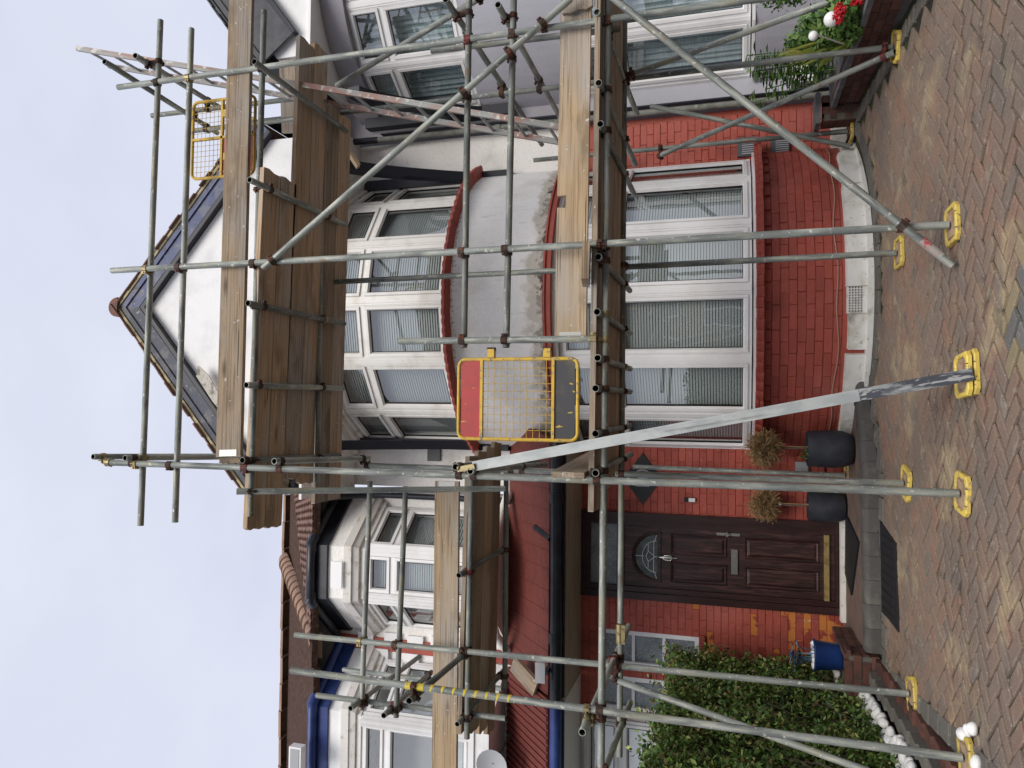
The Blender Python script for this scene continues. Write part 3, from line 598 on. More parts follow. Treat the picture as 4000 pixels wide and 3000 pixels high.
# gable
gm = dict(tile=m_clay, mortar=m_cream, board=m_blue, trim=m_blackw, wall=m_gable, soffit=m_dash)
gable(H, BX, gm, left_mat=m_blueg)
o = MB(); a0, a1 = at(770, 1470, 7.12), at(905, 1640, 7.12); dd = (a1-a0)
o.prism([a0, a0+V3((.12, 0, -.02)), a0+dd*.4+V3((.2, 0, .02)), a0+dd*.62+V3((.12, 0, 0)), a1+V3((.16, 0, 0)), a1+V3((-.02, 0, .03)), a0+dd*.5+V3((-.03, 0, .02))], (0, -.015, 0)); o.build('rotten_board', m_rot, H)
bracket(H, 2.72, m_blackw); bracket(H, -.42, m_blackw)
MB().box(-.95, 3.2, 7.5, WY, 6.05, 6.1).build('eaves_soffit', m_blackw, H)
# ------------------------------------------------------------------ oriel over the door
OZ0, OZ1, OZT = 4.0, 5.3, 4.97
oa, ob_, oc, od = (-1.17, WY), (-1.62, 7.82), (-2.17, 7.82), (-2.63, WY)
def canted(house, pts, z0, z1, zt, mt, blind, wallm, gutm, top=5.95, base=3.78, gut=True, gname='gutter'):
    cx = sum(p[0] for p in pts)/len(pts)
    def offs(k):
        r = []
        for i, p in enumerate(pts):
            q = V3((p[0], p[1], 0)); d = V3((p[0]-cx, (p[1]-WY-.25), 0)).normalized(); r.append(q+d*k)
        return r
    P = offs(0)
    for i in range(len(pts)-1):                           # pts run from right to left
        a, b = P[i+1], P[i]; u = (b-a).normalized(); window(house, (a+u*.04)[:2], (b-u*.04)[:2], z0, z1, zt, blind=blind, m=mt)
    for i in range(1, len(pts)-1):
        c = P[i]; d = V3((c.x-cx, c.y-WY-.25, 0)).normalized(); m_ = MB(); m_.ob(c, V3((-d.y, d.x, 0)), d, -.07, .07, -.1, .012, z0, z1)
        for k in (-.045, 0, .045): m_.ob(c, V3((-d.y, d.x, 0)), d, k-.014, k+.014, .012, .024, z0+.003, z1-.003)
        m_.build('mullion', mt, house)
    def band(k0, z_0, z_1, mat, nm, k1=None):
        A = offs(k0); B = offs(k1 if k1 is not None else k0); m_ = MB()
        for i in range(len(pts)-1):
            a, b, c, d = A[i]+V3((0,0,z_0)), A[i+1]+V3((0,0,z_0)), B[i+1]+V3((0,0,z_1)), B[i]+V3((0,0,z_1)); m_.add([a, b, c, d], [(0, 1, 2, 3)])
            e = [V3((q.x, WY+.05, q.z)) for q in (a, b, c, d)]; m_.add([a, b, e[1], e[0]], [(0, 1, 2, 3)]); m_.add([d, c, e[2], e[3]], [(0, 1, 2, 3)])
        m_.build(nm, mat, house)
    band(.03, z1, z1+.06, m_wpaint, 'cornice'); band(.07, z1+.06, z1+.13, m_wpaint, 'cornice', .1); band(.12, z1+.13, z1+.22, m_wpaint, 'cornice', .13)
    band(.06, z1+.22, top-.16, wallm, 'oriel_wall'); band(.09, z0-.06, z0, mt, 'window_sill'); band(.04, base, z0-.06, wallm, 'oriel_apron', .06)
    band(.10, top-.2, top+.03, gutm, 'fascia')
    if gut:
        pts_ = [q+V3((0, 0, top-.02)) for q in offs(.145)]
        m_ = MB(); m_.tube(pts_, .055, 10); g_ = m_.build(gname, gutm, house, smooth=50)
        for q in pts_[1:-1]: MB().tube([q+(pts_[0]-q).normalized()*.09, q, q+(pts_[-1]-q).normalized()*.09], .064, 10).build('gutter_joint', gutm, g_, smooth=50)
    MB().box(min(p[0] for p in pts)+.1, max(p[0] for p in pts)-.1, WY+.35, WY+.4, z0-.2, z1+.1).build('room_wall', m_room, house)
    return band
canted(H, (oa, ob_, oc, od), OZ0, OZ1, OZT, m_upvc, 'venetian', m_dash, m_black)
MB().box(-2.05, -1.75, 7.66, 7.68, 5.52, 5.66).build('plaque', m_white, H)
MB().box(-2.78, -1.02, WY+.018, WY+.3, 2.95, 6.34).build('oriel_back_wall', m_dash, H)
MB().box(-.63, -.47, WY-.012, WY+.01, 4.62, 4.78).build('wall_vent', m_dgrey, H)
# brick quoins at the party line
MB().box(-2.93, -2.78, WY-.01, WY+.28, 3.0, 5.9).build('party_strip', m_redflat, H)
qm = MB().box(-.075, .075, -.015, .1, -.1, .1).mesh('quoin', m_gable)
for k, (x, z) in enumerate(((-2.8, 5.55), (-2.98, 5.35), (-2.78, 5.2), (-3.0, 4.95), (-2.79, 4.9), (-2.77, 4.6), (-3.0, 4.55), (-2.78, 4.3))): inst('quoin', qm, H, (x, WY-.012, z))
# drains from the oriel gutter
MB().tube([(-1.08, 7.95, 5.88), (-1.06, 8.22, 5.6), (-1.05, 8.27, 5.3), (-1.05, 8.27, 3.6)], .036, 10).build('downpipe', m_black, H, smooth=50)
MB().tube([(-1.25, 7.75, 3.28), (-1.3, 7.55, 3.1), (-1.32, 7.5, 3.05)], .035, 10).build('outlet_pipe', m_black, H, smooth=50)
# ------------------------------------------------------------------ canopy over the door
cz0, cz1, cy0, cy1 = 3.07, 3.74, 7.5, 8.3
o = MB(); o.prism([(-2.9, cy0, cz0), (-.3, cy0, cz0), (-.12, cy1, cz1), (-2.9, cy1, cz1)], (0, .05, -.05)); can = o.build('canopy_roof', m_redroof, H)
rm_ = MB().box(-.006, .006, 0, 1.03, 0, .006).mesh('batten', m_redroof); ang = math.atan2(cz1-cz0, cy1-cy0)
for k in range(12):
    x = -.62-k*.205; inst('batten', rm_, can, (x+random.uniform(-.01, .01), cy0+.005, cz0+.003), (ang, 0, 0))
MB().tube([(-.95, 8.2, 3.72), (-1.3, 7.95, 3.77), (-1.62, 7.74, 3.78), (-2.15, 7.74, 3.78), (-2.5, 7.95, 3.77), (-2.75, 8.25, 3.72)], .05, 8).build('mortar_fillet', m_plinth, H, smooth=60)
MB().box(-2.9, -.32, cy0+.02, WY, 2.9, 2.93).build('canopy_soffit', m_soffit, H)
MB().box(-2.9, -.3, cy0-.0, cy0+.02, 2.9, 3.05).build('canopy_fascia', m_black, H)
gt = MB().tube([(-.28, cy0-.06, 2.985), (-2.92, cy0-.06, 2.975)], .06, 12).build('canopy_gutter', m_black, H, smooth=50)
for x in (-.9, -2.3): MB().tube([(x-.05, cy0-.06, 2.982), (x+.05, cy0-.06, 2.982)], .068, 12).build('gutter_joint', m_black, gt, smooth=50)
o = MB(); o.ob((-2.62, cy0-.16, 0), V3((1, 0, 0)), V3((0, -1, 0)), -.1, .1, -.02, .02, 3.06, 3.16); fl = o.build('floodlight', m_white, H); MB().box(-2.64, -2.6, cy0-.16, cy0, 3.04, 3.08).build('floodlight_arm', m_dgrey, fl)
# ------------------------------------------------------------------ front door
DY = 8.33
dr = MB()
for (a, b, c, d_) in ((DX0, DX0+.075, .12, DZ1), (DX1-.075, DX1, .12, DZ1), (DX0+.075, DX1-.075, DZ1-.08, DZ1), (DX0+.075, DX1-.075, .12, .24)): dr.box(a, b, DY-.03, DY+.1, c, d_)
for (a, b, c, d_) in ((DX0+.078, DX0+.135, .24, DZ1-.08), (DX1-.135, DX1-.078, .24, DZ1-.08), (DX0+.135, DX1-.135, DZ1-.135, DZ1-.08), (DX0+.135, DX1-.135, 2.42, 2.5), (DX0+.135, DX1-.135, .243, .27)): dr.box(a, b, DY-.012, DY+.08, c, d_)
door = dr.build('front_door', m_doorf, H)
MB().box(DX0+.135, DX1-.135, DY+.03, DY+.036, 2.5, DZ1-.135).build('transom_pane', m_glassd, door)
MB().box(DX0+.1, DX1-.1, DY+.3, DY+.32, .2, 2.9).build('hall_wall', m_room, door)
lx0, lx1 = DX0+.137, DX1-.137; lcx = (lx0+lx1)/2
leaf = MB().box(lx0, lx1, DY+.008, DY+.05, .272, 2.42)
leafo = leaf.build('door_leaf', m_door, door)
def panel(x0, x1, z0, z1):
    o = MB(); y = DY+.0075
    for (r0, r1, d0, d1) in ((0, .014, 0, -.012), (.014, .03, -.012, -.002), (.03, .055, -.002, -.014), (.055, .056, -.014, -.014)):
        A = [(x0+r0, z0+r0), (x1-r0, z0+r0), (x1-r0, z1-r0), (x0+r0, z1-r0)]; B = [(x0+r1, z0+r1), (x1-r1, z0+r1), (x1-r1, z1-r1), (x0+r1, z1-r1)]
        for i in range(4):
            j = (i+1) % 4; o.add([(A[i][0], y+d0, A[i][1]), (A[j][0], y+d0, A[j][1]), (B[j][0], y+d1, B[j][1]), (B[i][0], y+d1, B[i][1])], [(0, 1, 2, 3)])
    r = .056; o.add([(x0+r, y-.014, z0+r), (x1-r, y-.014, z0+r), (x1-r, y-.014, z1-r), (x0+r, y-.014, z1-r)], [(0, 1, 2, 3)]); return o.build('door_panel', m_door, door)
for (x0, x1) in ((lx0+.07, lcx-.035), (lcx+.035, lx1-.07)):
    panel(x0, x1, 1.33, 1.92); panel(x0, x1, .42, 1.16)
# half-round leaded light
gx, gz, gr = lcx, 2.06, .24
o = MB(); K = 20; ring = []
for k in range(K+1):
    t = math.pi*k/K; ring.append((math.cos(t), math.sin(t)))
for (r0, r1, d0, d1) in ((gr+.04, gr+.015, -.002, -.016), (gr+.015, gr-.008, -.016, .002)):
    for k in range(K):
        a, b = ring[k], ring[k+1]
        o.add([(gx+a[0]*r0, DY+.0075+d0, gz+a[1]*r0), (gx+b[0]*r0, DY+.0075+d0, gz+b[1]*r0), (gx+b[0]*r1, DY+.0075+d1, gz+b[1]*r1), (gx+a[0]*r1, DY+.0075+d1, gz+a[1]*r1)], [(0, 1, 2, 3)])
o.box(gx-gr-.04, gx+gr+.04, DY-.009, DY+.007, gz-.035, gz-.004); o.build('fanlight_trim', m_door, door)
o = MB(); o.add([(gx+a*gr, DY+.0055, gz+b*gr) for a, b in ring], [tuple(range(K+1))]); fan = o.build('fanlight', M('dark_fanlight_glass', (.05, .07, .075), .15, layers=[dict(s=9, c=(.1, .12, .12), lo=.4, hi=.6)], spec=.8), door)
o = MB(); yy = DY+.002
def came(p, q): o.bar((gx+p[0], yy, gz+p[1]), (gx+q[0], yy, gz+q[1]), .004, .006, (0, 1, 0))
ar = [(math.cos(math.pi*k/12)*.17, math.sin(math.pi*k/12)*.15+.015) for k in range(13)]
for a, b in zip(ar, ar[1:]): came(a, b)
came((-.17, .04), (.17, .04))
for s in (-1, 1): came((s*.17, .03), (s*.235, .01)); came((0, .075+.05*s), (.055, .1)); came((0, .075+.05*s), (-.055, .1)); came((s*.055, .1), (s*.13, .1))
came((0, .15), (0, .235)); came((0, .03), (0, 0)); o.build('leading', m_lead, fan)
MB().box(lcx-.13, lcx+.13, DY-.012, DY+.006, 1.225, 1.29).build('letter_plate', m_chrome, door)
MB().box(lx0+.0, lx1, DY-.02, DY+.006, .33, .38).build('weather_bar', m_brassm, door)
o = MB(); o.box(lx1-.062, lx1-.034, DY-.008, DY+.006, 1.2, 1.44); hp = o.build('door_handle', m_chrome, door); MB().lathe([(.012, 0), (.028, .01), (.03, .03), (.02, .045)], (0, 0, 0), 14)
k_ = MB().lathe([(.012, 0), (.026, .012), (.026, .03), (.015, .04)], (0, 0, 0), 14); k_.v = [V3((lx1-.048+v.x, DY-.006-v.z, 1.33+v.y)) for v in k_.v]; k_.build('knob', m_chrome, hp, smooth=40)
o = MB(); c = V3((lcx, DY-.012, 1.98)); o.tube([c+V3((0, 0, .03)), c+V3((.022, -.01, .0)), c+V3((.026, -.014, -.06)), c+V3((.0, -.016, -.085)), c+V3((-.026, -.014, -.06)), c+V3((-.022, -.01, 0)), c+V3((0, 0, .03))], .007, 8)
o.tube([c+V3((0, .005, .07)), c+V3((0, 0, .03)), c+V3((0, -.005, -.13))], [.004, .012, .004], 8); o.build('knocker', m_chrome, door, smooth=50)
# small leaded casements beside the door
for (x0, x1, z0, z1) in ((-2.8, -2.42, 1.62, 2.69), (-3.29, -2.92, 1.62, 2.69)):
    a = MB(); y0, y1 = WY+.02, WY+.07
    for (p, q, r, s) in ((x0, x0+.045, z0, z1), (x1-.045, x1, z0, z1), (x0+.045, x1-.045, z0, z0+.045), (x0+.045, x1-.045, z1-.045, z1)): a.box(p, q, y0-.02, y1, r, s)
    hs = (z1-z0-.08)/3
    for k in (1, 2): a.box(x0+.045, x1-.045, y0-.005, y1-.005, z0+.04+hs*k-.017, z0+.04+hs*k+.017)
    wn = a.build('casement_window', m_gable, H)
    for k in range(3): MB().box(x0+.034, x1-.034, y0+.022, y0+.026, z0+.04+hs*k+.004, z0+.04+hs*(k+1)-.004).build('pane', m_glassd, wn)
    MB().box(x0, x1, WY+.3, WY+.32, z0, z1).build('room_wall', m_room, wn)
    MB().box(x0-.03, x1+.03, WY-.05, WY+.02, z0-.06, z0).build('window_ledge', m_redflat, H)
# number plaque, bell, meter box, vents, cable
def wall_xy(x, y, Y): p = at(x, y, Y); return p.x, p.z
pts = [wall_xy(2490, 1757, WY-.02), wall_xy(2590, 1878, WY-.02), wall_xy(2522, 1976, WY-.02), wall_xy(2440, 1868, WY-.02)]
nx = sum(p[0] for p in pts)/4; nzc = sum(p[1] for p in pts)/4
pq = MB().prism([(nx, WY-.014, nzc+.21), (nx-.28, WY-.014, nzc), (nx, WY-.014, nzc-.21), (nx+.28, WY-.014, nzc)], (0, -.015, 0)).build('number_plaque', m_slate, H)
o = MB(); o.box(nx-.085, nx-.06, WY-.034, WY-.03, nzc-.075, nzc+.075); ring = [(nx+.05+.045*math.cos(2*math.pi*k/16), WY-.032, nzc+.075*math.sin(2*math.pi*k/16)) for k in range(17)]; o.tube(ring, .009, 6); o.build('numeral', m_greyp, pq)
bx, bz = wall_xy(2695, 1952, WY-.02); o = MB().box(bx-.022, bx+.022, WY-.035, WY-.012, bz-.06, bz+.06); bl = o.build('doorbell', m_gasket, H); MB().box(bx-.02, bx+.02, WY-.045, WY-.035, bz-.055, bz+.012).build('bell_button_plate', m_white, bl)
bx, bz = wall_xy(3132, 1824, WY-.02); MB().box(bx-.055, bx+.055, WY-.05, WY-.012, bz-.06, bz+.065).build('junction_box', m_greyp, H)
for (cx_, cz_) in ((2.83, 1.13), (2.8, .79)):
    vv = MB().box(cx_-.1, cx_+.1, WY-.05, WY-.012, cz_-.09, cz_+.1).build('gas_vent', m_dgrey, H)
    for k in range(8): MB().box(cx_-.085+k*.0225, cx_-.085+k*.0225+.012, WY-.062, WY-.05, cz_-.08, cz_+.05).build('vent_slat', m_greyp, vv)
cab = []
for k in range(40): t = -64+k*3.2; x, y = arc(BX, 1.735, t); cab.append((x, y, .375+.012*math.sin(k*.8)+.01*math.sin(k*.31)))
MB().tube(cab, .006, 6).build('wall_cable', m_cable, H, smooth=60)
MB().tube([(-.5, 8.33, .37), (-.7, 8.33, .36), (-1.0, 8.33, .3), (-1.1, 8.3, .22)], .006, 6).build('wall_cable', m_gasket, H)
MB().tube([(2.62, 8.2, .28), (2.66, 7.98, .2), (2.72, 7.9, .17)], .012, 6).build('hose', m_gasket, H)
MB().box(2.3, 3.2, WY-.06, WY, .1, .3).build('plinth', m_plinth, H)
# downpipe between the houses
dp = MB().tube([(3.28, 8.24, .25), (3.28, 8.24, 5.45)], .034, 12).build('downpipe', m_pipe, H, smooth=50)
for z in (1.2, 2.6, 3.9): MB().tube([(3.28, 8.24, z-.03), (3.28, 8.24, z+.03)], .042, 12).build('pipe_collar', m_pipe, dp, smooth=50)
MB().tube([(3.28, 8.24, 5.45), (3.27, 8.2, 5.75), (3.2, 7.9, 6.05)], .04, 10).build('swan_neck', m_black, dp, smooth=50)
MB().box(3.335, 3.35, 8.2, WY, .2, 5.4).build('party_line_strip', m_blackw, H)
# ------------------------------------------------------------------ main roof with interlocking tiles
def roof_sheet(parent, poly, mat, nm): return MB().prism(poly, (0, .05, -.05)).build(nm, mat, parent)
ez, ry, rz = 5.92, 11.5, 8.69; ey = 7.72
roof_sheet(H, [(-.8, ey, ez), (-3.0, ey, ez), (-3.0, ry, rz), (-.8, ry, rz)], m_plain, 'main_roof')
tm = MB(); sl_ = V3((0, ry-ey, rz-ez)); Ls = sl_.length; sl_.normalize(); nr = V3((0, -sl_.z, sl_.y))
for i in range(16):
    s = .05+i*.29
    if s > Ls: break
    for j in range(24):
        x = -.75-j*.088-(.04 if i % 2 else 0)
        if x < -2.75+.42*s: continue
        c = V3((x, ey, ez))+sl_*s; vs = []
        for q in range(6):
            t = math.pi*q/5; xx = -.038+.076*q/5; hh = .012+.02*math.sin(t)
            vs += [c+V3((xx, 0, 0))+nr*hh-sl_*.02, c+V3((xx, 0, 0))+nr*(hh*.5)+sl_*.3]
        tm.add(vs, [(2*q, 2*q+2, 2*q+3, 2*q+1) for q in range(5)]+[(0, 2, 4, 6, 8, 10)])
o = tm.build('roof_tiles', m_pan, H); o['kind'] = 'stuff'
rt_ = MB(); K = 8; vs = []
for xx in (-.22, .22):
    for k in range(K+1):
        t = math.pi*k/K; vs.append((xx, .14*math.cos(t), .1*math.sin(t)))
rt_.add(vs, [(k, k+1, K+1+k+1, K+1+k) for k in range(K)]+[tuple(range(K+1)), tuple(range(2*K+1, K, -1))]); rme = rt_.mesh('ridge_tile', m_terra, smooth=40)
for k in range(4): inst('ridge_tile', rme, H, (-1.3-k*.46, ry, rz+.0+random.uniform(-.01, .01)), (0, random.uniform(-.02, .02), 0))
h0, h1 = at(1122, 2195, 11.2), at(1250, 2500, 8.0); hd = h1-h0; nn_ = int(hd.length/.3)
hme = MB(); vs = []
for xx, r in ((-.19, .12), (.19, .15)):
    for k in range(K+1):
        t = math.pi*k/K; vs.append((xx, r*math.cos(t), r*math.sin(t)))
hme.add(vs, [(k, k+1, K+1+k+1, K+1+k) for k in range(K)]+[tuple(range(K+1)), tuple(range(2*K+1, K, -1))]); hmm = hme.mesh('hip_tile', m_terra, smooth=40)
for k in range(nn_+1): inst('hip_tile', hmm, H, h0+hd*(k/nn_), hd.to_track_quat('X', 'Z'))
# ------------------------------------------------------------------ right-hand neighbour, grey render
G = thing('grey_rendered_house', 'grey rendered neighbouring house with white windows behind the right end of the scaffold', 'house', (5.1, WY, .12))
GX = 5.16
MB().box(3.352, 8.2, WY+.02, WY+.3, .05, 3.05).build('lower_wall', m_grey, G); MB().box(3.352, 8.2, WY+.018, WY+.3, 3.051, 6.4).build('upper_wall', m_greyd, G)
bay_windows(G, GX, (m_upvc, m_upvc, m_upvc), 'curtain', low=(1.10, 2.95, 2.45), upp=(4.17, 5.46, 5.05), plain=m_greyd)
curved(GX, 1.45, 1.72, .02, 1.05).build('bay_wall', m_grey, G); curved(GX, 1.5, 1.72, 2.96, 4.12).build('bay_spandrel', m_grey, G)
gable(G, GX, dict(tile=m_slateR, mortar=m_slateR, board=m_slateR, trim=m_blackw, wall=m_gable, soffit=m_white), half=1.36, za=7.45, sl=.78, w1=.5)
bracket(G, 3.5, m_blackw, y0=7.35, z0=5.3)
# ------------------------------------------------------------------ left-hand neighbour
N_ = thing('white_neighbour_house', 'white rendered neighbouring house with bright blue gutter at the left end of the scaffold', 'house', (-4.4, WY, .12))
MB().box(-8, -2.785, WY+.02, WY+.3, 2.95, 6.32).build('upper_wall', m_gable, N_)
MB().box(-8, -3.365, WY+.04, WY+.3, .05, 2.95).build('lower_wall', m_dash, N_)
canted(N_, ((-2.99, WY), (-3.5, 7.78), (-5.6, 7.78), (-6.1, WY)), 4.0, 5.3, 5.0, m_upvc, None, m_gable, m_blueg2, top=5.9)
for (x0, x1) in ((-4.2, -3.4), (-5.05, -4.24)): window(N_, (x0, WY-.0), (x1, WY-.0), 1.3, 2.86, 2.45, blind='curtain', m=m_upvc)
nc = MB().prism([(-7, cy0, cz0), (-2.94, cy0, cz0), (-2.94, cy1, cz1), (-7, cy1, cz1)], (0, .05, -.05)).build('canopy_roof', m_redroof, N_)
sm_ = MB().box(-.022, .022, 0, 1.03, 0, .014).mesh('roof_rib', m_redroof)
for k in range(34): inst('roof_rib', sm_, nc, (-2.99-k*.075, cy0+.004, cz0+.003), (ang, 0, 0))
MB().tube([(-2.94, cy0-.06, 2.975), (-7, cy0-.06, 2.96)], .06, 12).build('canopy_gutter', m_blueg2, N_, smooth=50)
MB().box(-7, -2.94, cy0+.02, WY, 2.9, 2.93).build('canopy_soffit', m_white, N_); MB().box(-7, -2.94, cy0, cy0+.02, 2.9, 3.05).build('canopy_fascia', m_blueg2, N_)
roof_sheet(N_, [(-3.0, ey, ez-.03), (-8, ey, ez-.03), (-8, ry, rz-.03), (-3.0, ry, rz-.03)], m_plain, 'main_roof')
for k in range(12): inst('ridge_tile', rme, N_, (-3.14-k*.46, ry, rz+random.uniform(-.01, .01)), (0, random.uniform(-.02, .02), 0))
fl = MB().ob((-3.9, 7.45, 0), V3((1, 0, 0)), V3((0, -1, 0)), -.14, .14, -.05, .05, 5.84, 5.99).build('floodlight', m_white, N_); MB().box(-4.02, -3.78, 7.395, 7.405, 5.86, 5.97).build('lamp_glass', m_greyp, fl)
dish = MB(); K = 20; c = at(1925, 2985, 7.7); vs = [c]
for rr, dz in ((.09, .012), (.17, .045)):
    for k in range(K): t = 2*math.pi*k/K; vs.append(c+V3((rr*math.cos(t), -dz, rr*math.sin(t))))
dish.add(vs, [(0, 1+k, 1+(k+1) % K) for k in range(K)]+[(1+k, 1+K+k, 1+K+(k+1) % K, 1+(k+1) % K) for k in range(K)]); ds = dish.build('satellite_dish', m_greyp, N_, smooth=60)
MB().tube([c, c+V3((.05, .1, -.02)), c+V3((.12, .5, -.05))], .014, 8).build('dish_arm', m_dgrey, ds)
# ------------------------------------------------------------------ doorstep
SZ = .2
ST = thing('doorstep', 'low doorstep edged with rounded charcoal kerb blocks in front of the brown door', 'doorstep', (-1.0, 7.3, .1))
o = MB(); P = [(x, kerbY(x)+.03) for x in (.28, .1, -.14, -.42, -.8, -1.3, -2.0)]+[(-2.05, 7.4), (-2.3, 7.9), (-2.3, WY+.03), (-.35, WY+.03), (-.3, 8.05), (-.1, 7.75), (.28, 7.5)]
o.prism([(x, y, .0) for x, y in P], (0, 0, SZ-.012)); o.build('step_paving', m_step, ST)
kb = MB(); prof = [(.0, -.1), (-.0, .05)]+[(.06-.06*math.cos(rad(a)), .05+.05*math.sin(rad(a))) for a in (15, 30, 50, 70, 90)]+[(.17, .1), (.17, -.1)]
kb.prism([(-.0985, y, z) for y, z in prof], (.197, 0, 0)); kme = kb.mesh('kerb_block', m_kerb, smooth=40)
s_pts = [V3((x, y, 0)) for x, y in kerb_line]; dist = .1; seg = 0
tot = sum((b-a).length for a, b in zip(s_pts, s_pts[1:]))
while dist < tot:
    r = dist; 
    for a, b in zip(s_pts, s_pts[1:]):
        L_ = (b-a).length
        if r <= L_: p = a+(b-a)*(r/L_); th = math.atan2((b-a).y, (b-a).x); break
        r -= L_
    inst('kerb_block', kme, ST, (p.x, p.y, SZ-.1+random.uniform(-.003, .003)), (0, 0, th+math.pi)); dist += .2
MB().box(-2.1, -1.0, 8.2, 8.31, SZ-.02, SZ+.035).build('threshold', m_plinth, ST)
# mats
m1 = MB(); q = [atz(3292, 2005, SZ+.01), atz(3352, 2150, SZ+.01), atz(3322, 2300, SZ+.01), atz(3300, 2200, SZ+.01)]
m1.prism([(-1.0, 8.1, SZ-.008), (-1.15, 7.3, SZ-.008), (-1.72, 7.75, SZ-.008), (-1.6, 8.15, SZ-.008)], (0, 0, .014))
tag(m1.build('doormat', m_mat, origin=(-1.35, 7.8, SZ)), 'plain black doormat lying askew on the doorstep against the brown door', 'doormat')
m2 = thing('rubber_mat', 'patterned black rubber mat on the block paving below the doorstep', 'doormat', (-1.3, 6.7, g(6.7)))
T = lambda x, y, dz: V3((x, y, g(y)+dz))
c4 = [(-.9, 6.9), (-1.0, 6.42), (-1.66, 6.34), (-1.62, 6.86)]
MB().prism([T(x, y, .004) for x, y in c4], (0, 0, .008)).build('mat_base', m_mat, m2)
for k in range(9):
    x = -1.0-k*.073; MB().prism([T(x, 6.84, .012), T(x, 6.46, .012), T(x-.05, 6.45, .012), T(x-.05, 6.84, .012)], (0, 0, .005)).build('mat_rib', m_mat, m2)
# ------------------------------------------------------------------ right-hand garden wall, pier and planting
GW = thing('garden_wall', 'low brick garden wall with grey coping running towards the street on the right', 'wall', (3.05, 6, .1))
MB().prism([(2.985, 2.6, g(2.6)-.03), (2.985, 7.75, g(7.75)-.03), (2.985, 7.75, .33), (2.985, 2.6, .3)], (.2, 0, 0)).build('wall_core', m_mortar, GW)
wb = MB().box(-.104, .104, -.012, .03, -.031, .031).mesh('brick', m_brickd)
for c in range(4):
    for k in range(23):
        y = 7.68-k*.222-(.11 if c % 2 else 0); z = .125+c*.07
        if y > 2.6 and z > g(y)-.02: inst('brick', wb, GW, (2.985, y, z), (0, 0, rad(-90)))
cp = MB(); cp.prism([(2.93, -.22, .335), (2.93, .22, .335), (2.93, .22, .36), (2.93, -.22, .36)], (.3, 0, 0)); cp.prism([(2.93, -.22, .36), (2.93, .22, .36), (3.08, .22, .385), (3.08, -.22, .385)], (.0, 0, .0))
cpm = MB().box(-.15, .15, -.22, .22, -.022, .022).mesh('coping_stone', m_coping)
for k in range(12): inst('coping_stone', cpm, GW, (3.08, 7.5-k*.445, .352-.004*k+random.uniform(-.003, .003)), (random.uniform(-.01, .01), rad(-6), 0))
PR = thing('brick_pier', 'small brick pier with dark capstone at the house end of the garden wall', 'pier', (2.95, 7.86, .12))
MB().box(2.83, 3.07, 7.755, 7.97, .06, .42).build('pier_core', m_mortar, PR)
for c in range(5):
    z = .135+c*.068; 
    for (x, y, r) in ((2.895 if c % 2 else 2.95, 7.755, 0), (3.02, 7.755, 0), (2.83, 7.86, -90)): inst('brick', MB().box(-.055 if r == 0 else -.1, .055 if r == 0 else .1, -.008, .03, -.029, .029).mesh('brick', m_brickd), PR, (x, y, z), (0, 0, rad(r)))
MB().box(2.8, 3.1, 7.72, 8.0, .455, .5).build('capstone', m_coping, PR)
def leafblades(mb_, base, n_, ln, sp, wd, droop, rnd=random):
    for i in range(n_):
        a = rnd.uniform(0, 2*math.pi); el = rnd.uniform(.5, 1.35); L_ = ln*rnd.uniform(.6, 1.1); h = V3((math.cos(a), math.sin(a), 0)); s = V3((-h.y, h.x, 0)); pts = []
        p = V3(base)+h*rnd.uniform(0, sp); e = el
        for k in range(5):
            pts.append((p.copy(), wd*(1-.85*(k/4)**1.5)*(.6 if k == 0 else 1))); p += (h*math.cos(e)+V3((0, 0, math.sin(e))))*(L_/4); e -= droop*rnd.uniform(.6, 1.3)
        mb_.add([q for (c_, w_) in pts for q in (c_-s*w_, c_+s*w_)], [(2*k, 2*k+1, 2*k+3, 2*k+2) for k in range(4)])
def leafcloud(mb_, c, r, n_, sz, rnd=random, shell=.55):
    for i in range(n_):
        d = V3((rnd.gauss(0, 1), rnd.gauss(0, 1), rnd.gauss(0, 1))).normalized(); p = V3(c)+V3((d.x*r[0], d.y*r[1], d.z*r[2]))*(shell+(1-shell)*rnd.random()**.7)
        u = V3((rnd.gauss(0, 1), rnd.gauss(0, 1), rnd.gauss(0, 1))).normalized(); v = u.cross(d+V3((.01, .02, .3))).normalized(); s = sz*rnd.uniform(.6, 1.25)
        mb_.add([p-u*s, p+v*s*.5, p+u*s, p-v*s*.5], [(0, 1, 2, 3)])
def potted(nm, label, cat, c, r, h, mat, prof=None, grp=None):
    t = thing(nm, label, cat, c, grp)
    MB().lathe(prof or [(r*.82, 0), (r*.95, h*.1), (r, h*.55), (r*.97, h*.9), (r*.99, h), (r*.85, h), (r*.84, h*.86)], c, 28).build('pot', mat, t, smooth=40)
    MB().lathe([(r*.83, h*.85), (r*.83, h*.87)], c, 20).build('soil', m_soil, t); return t
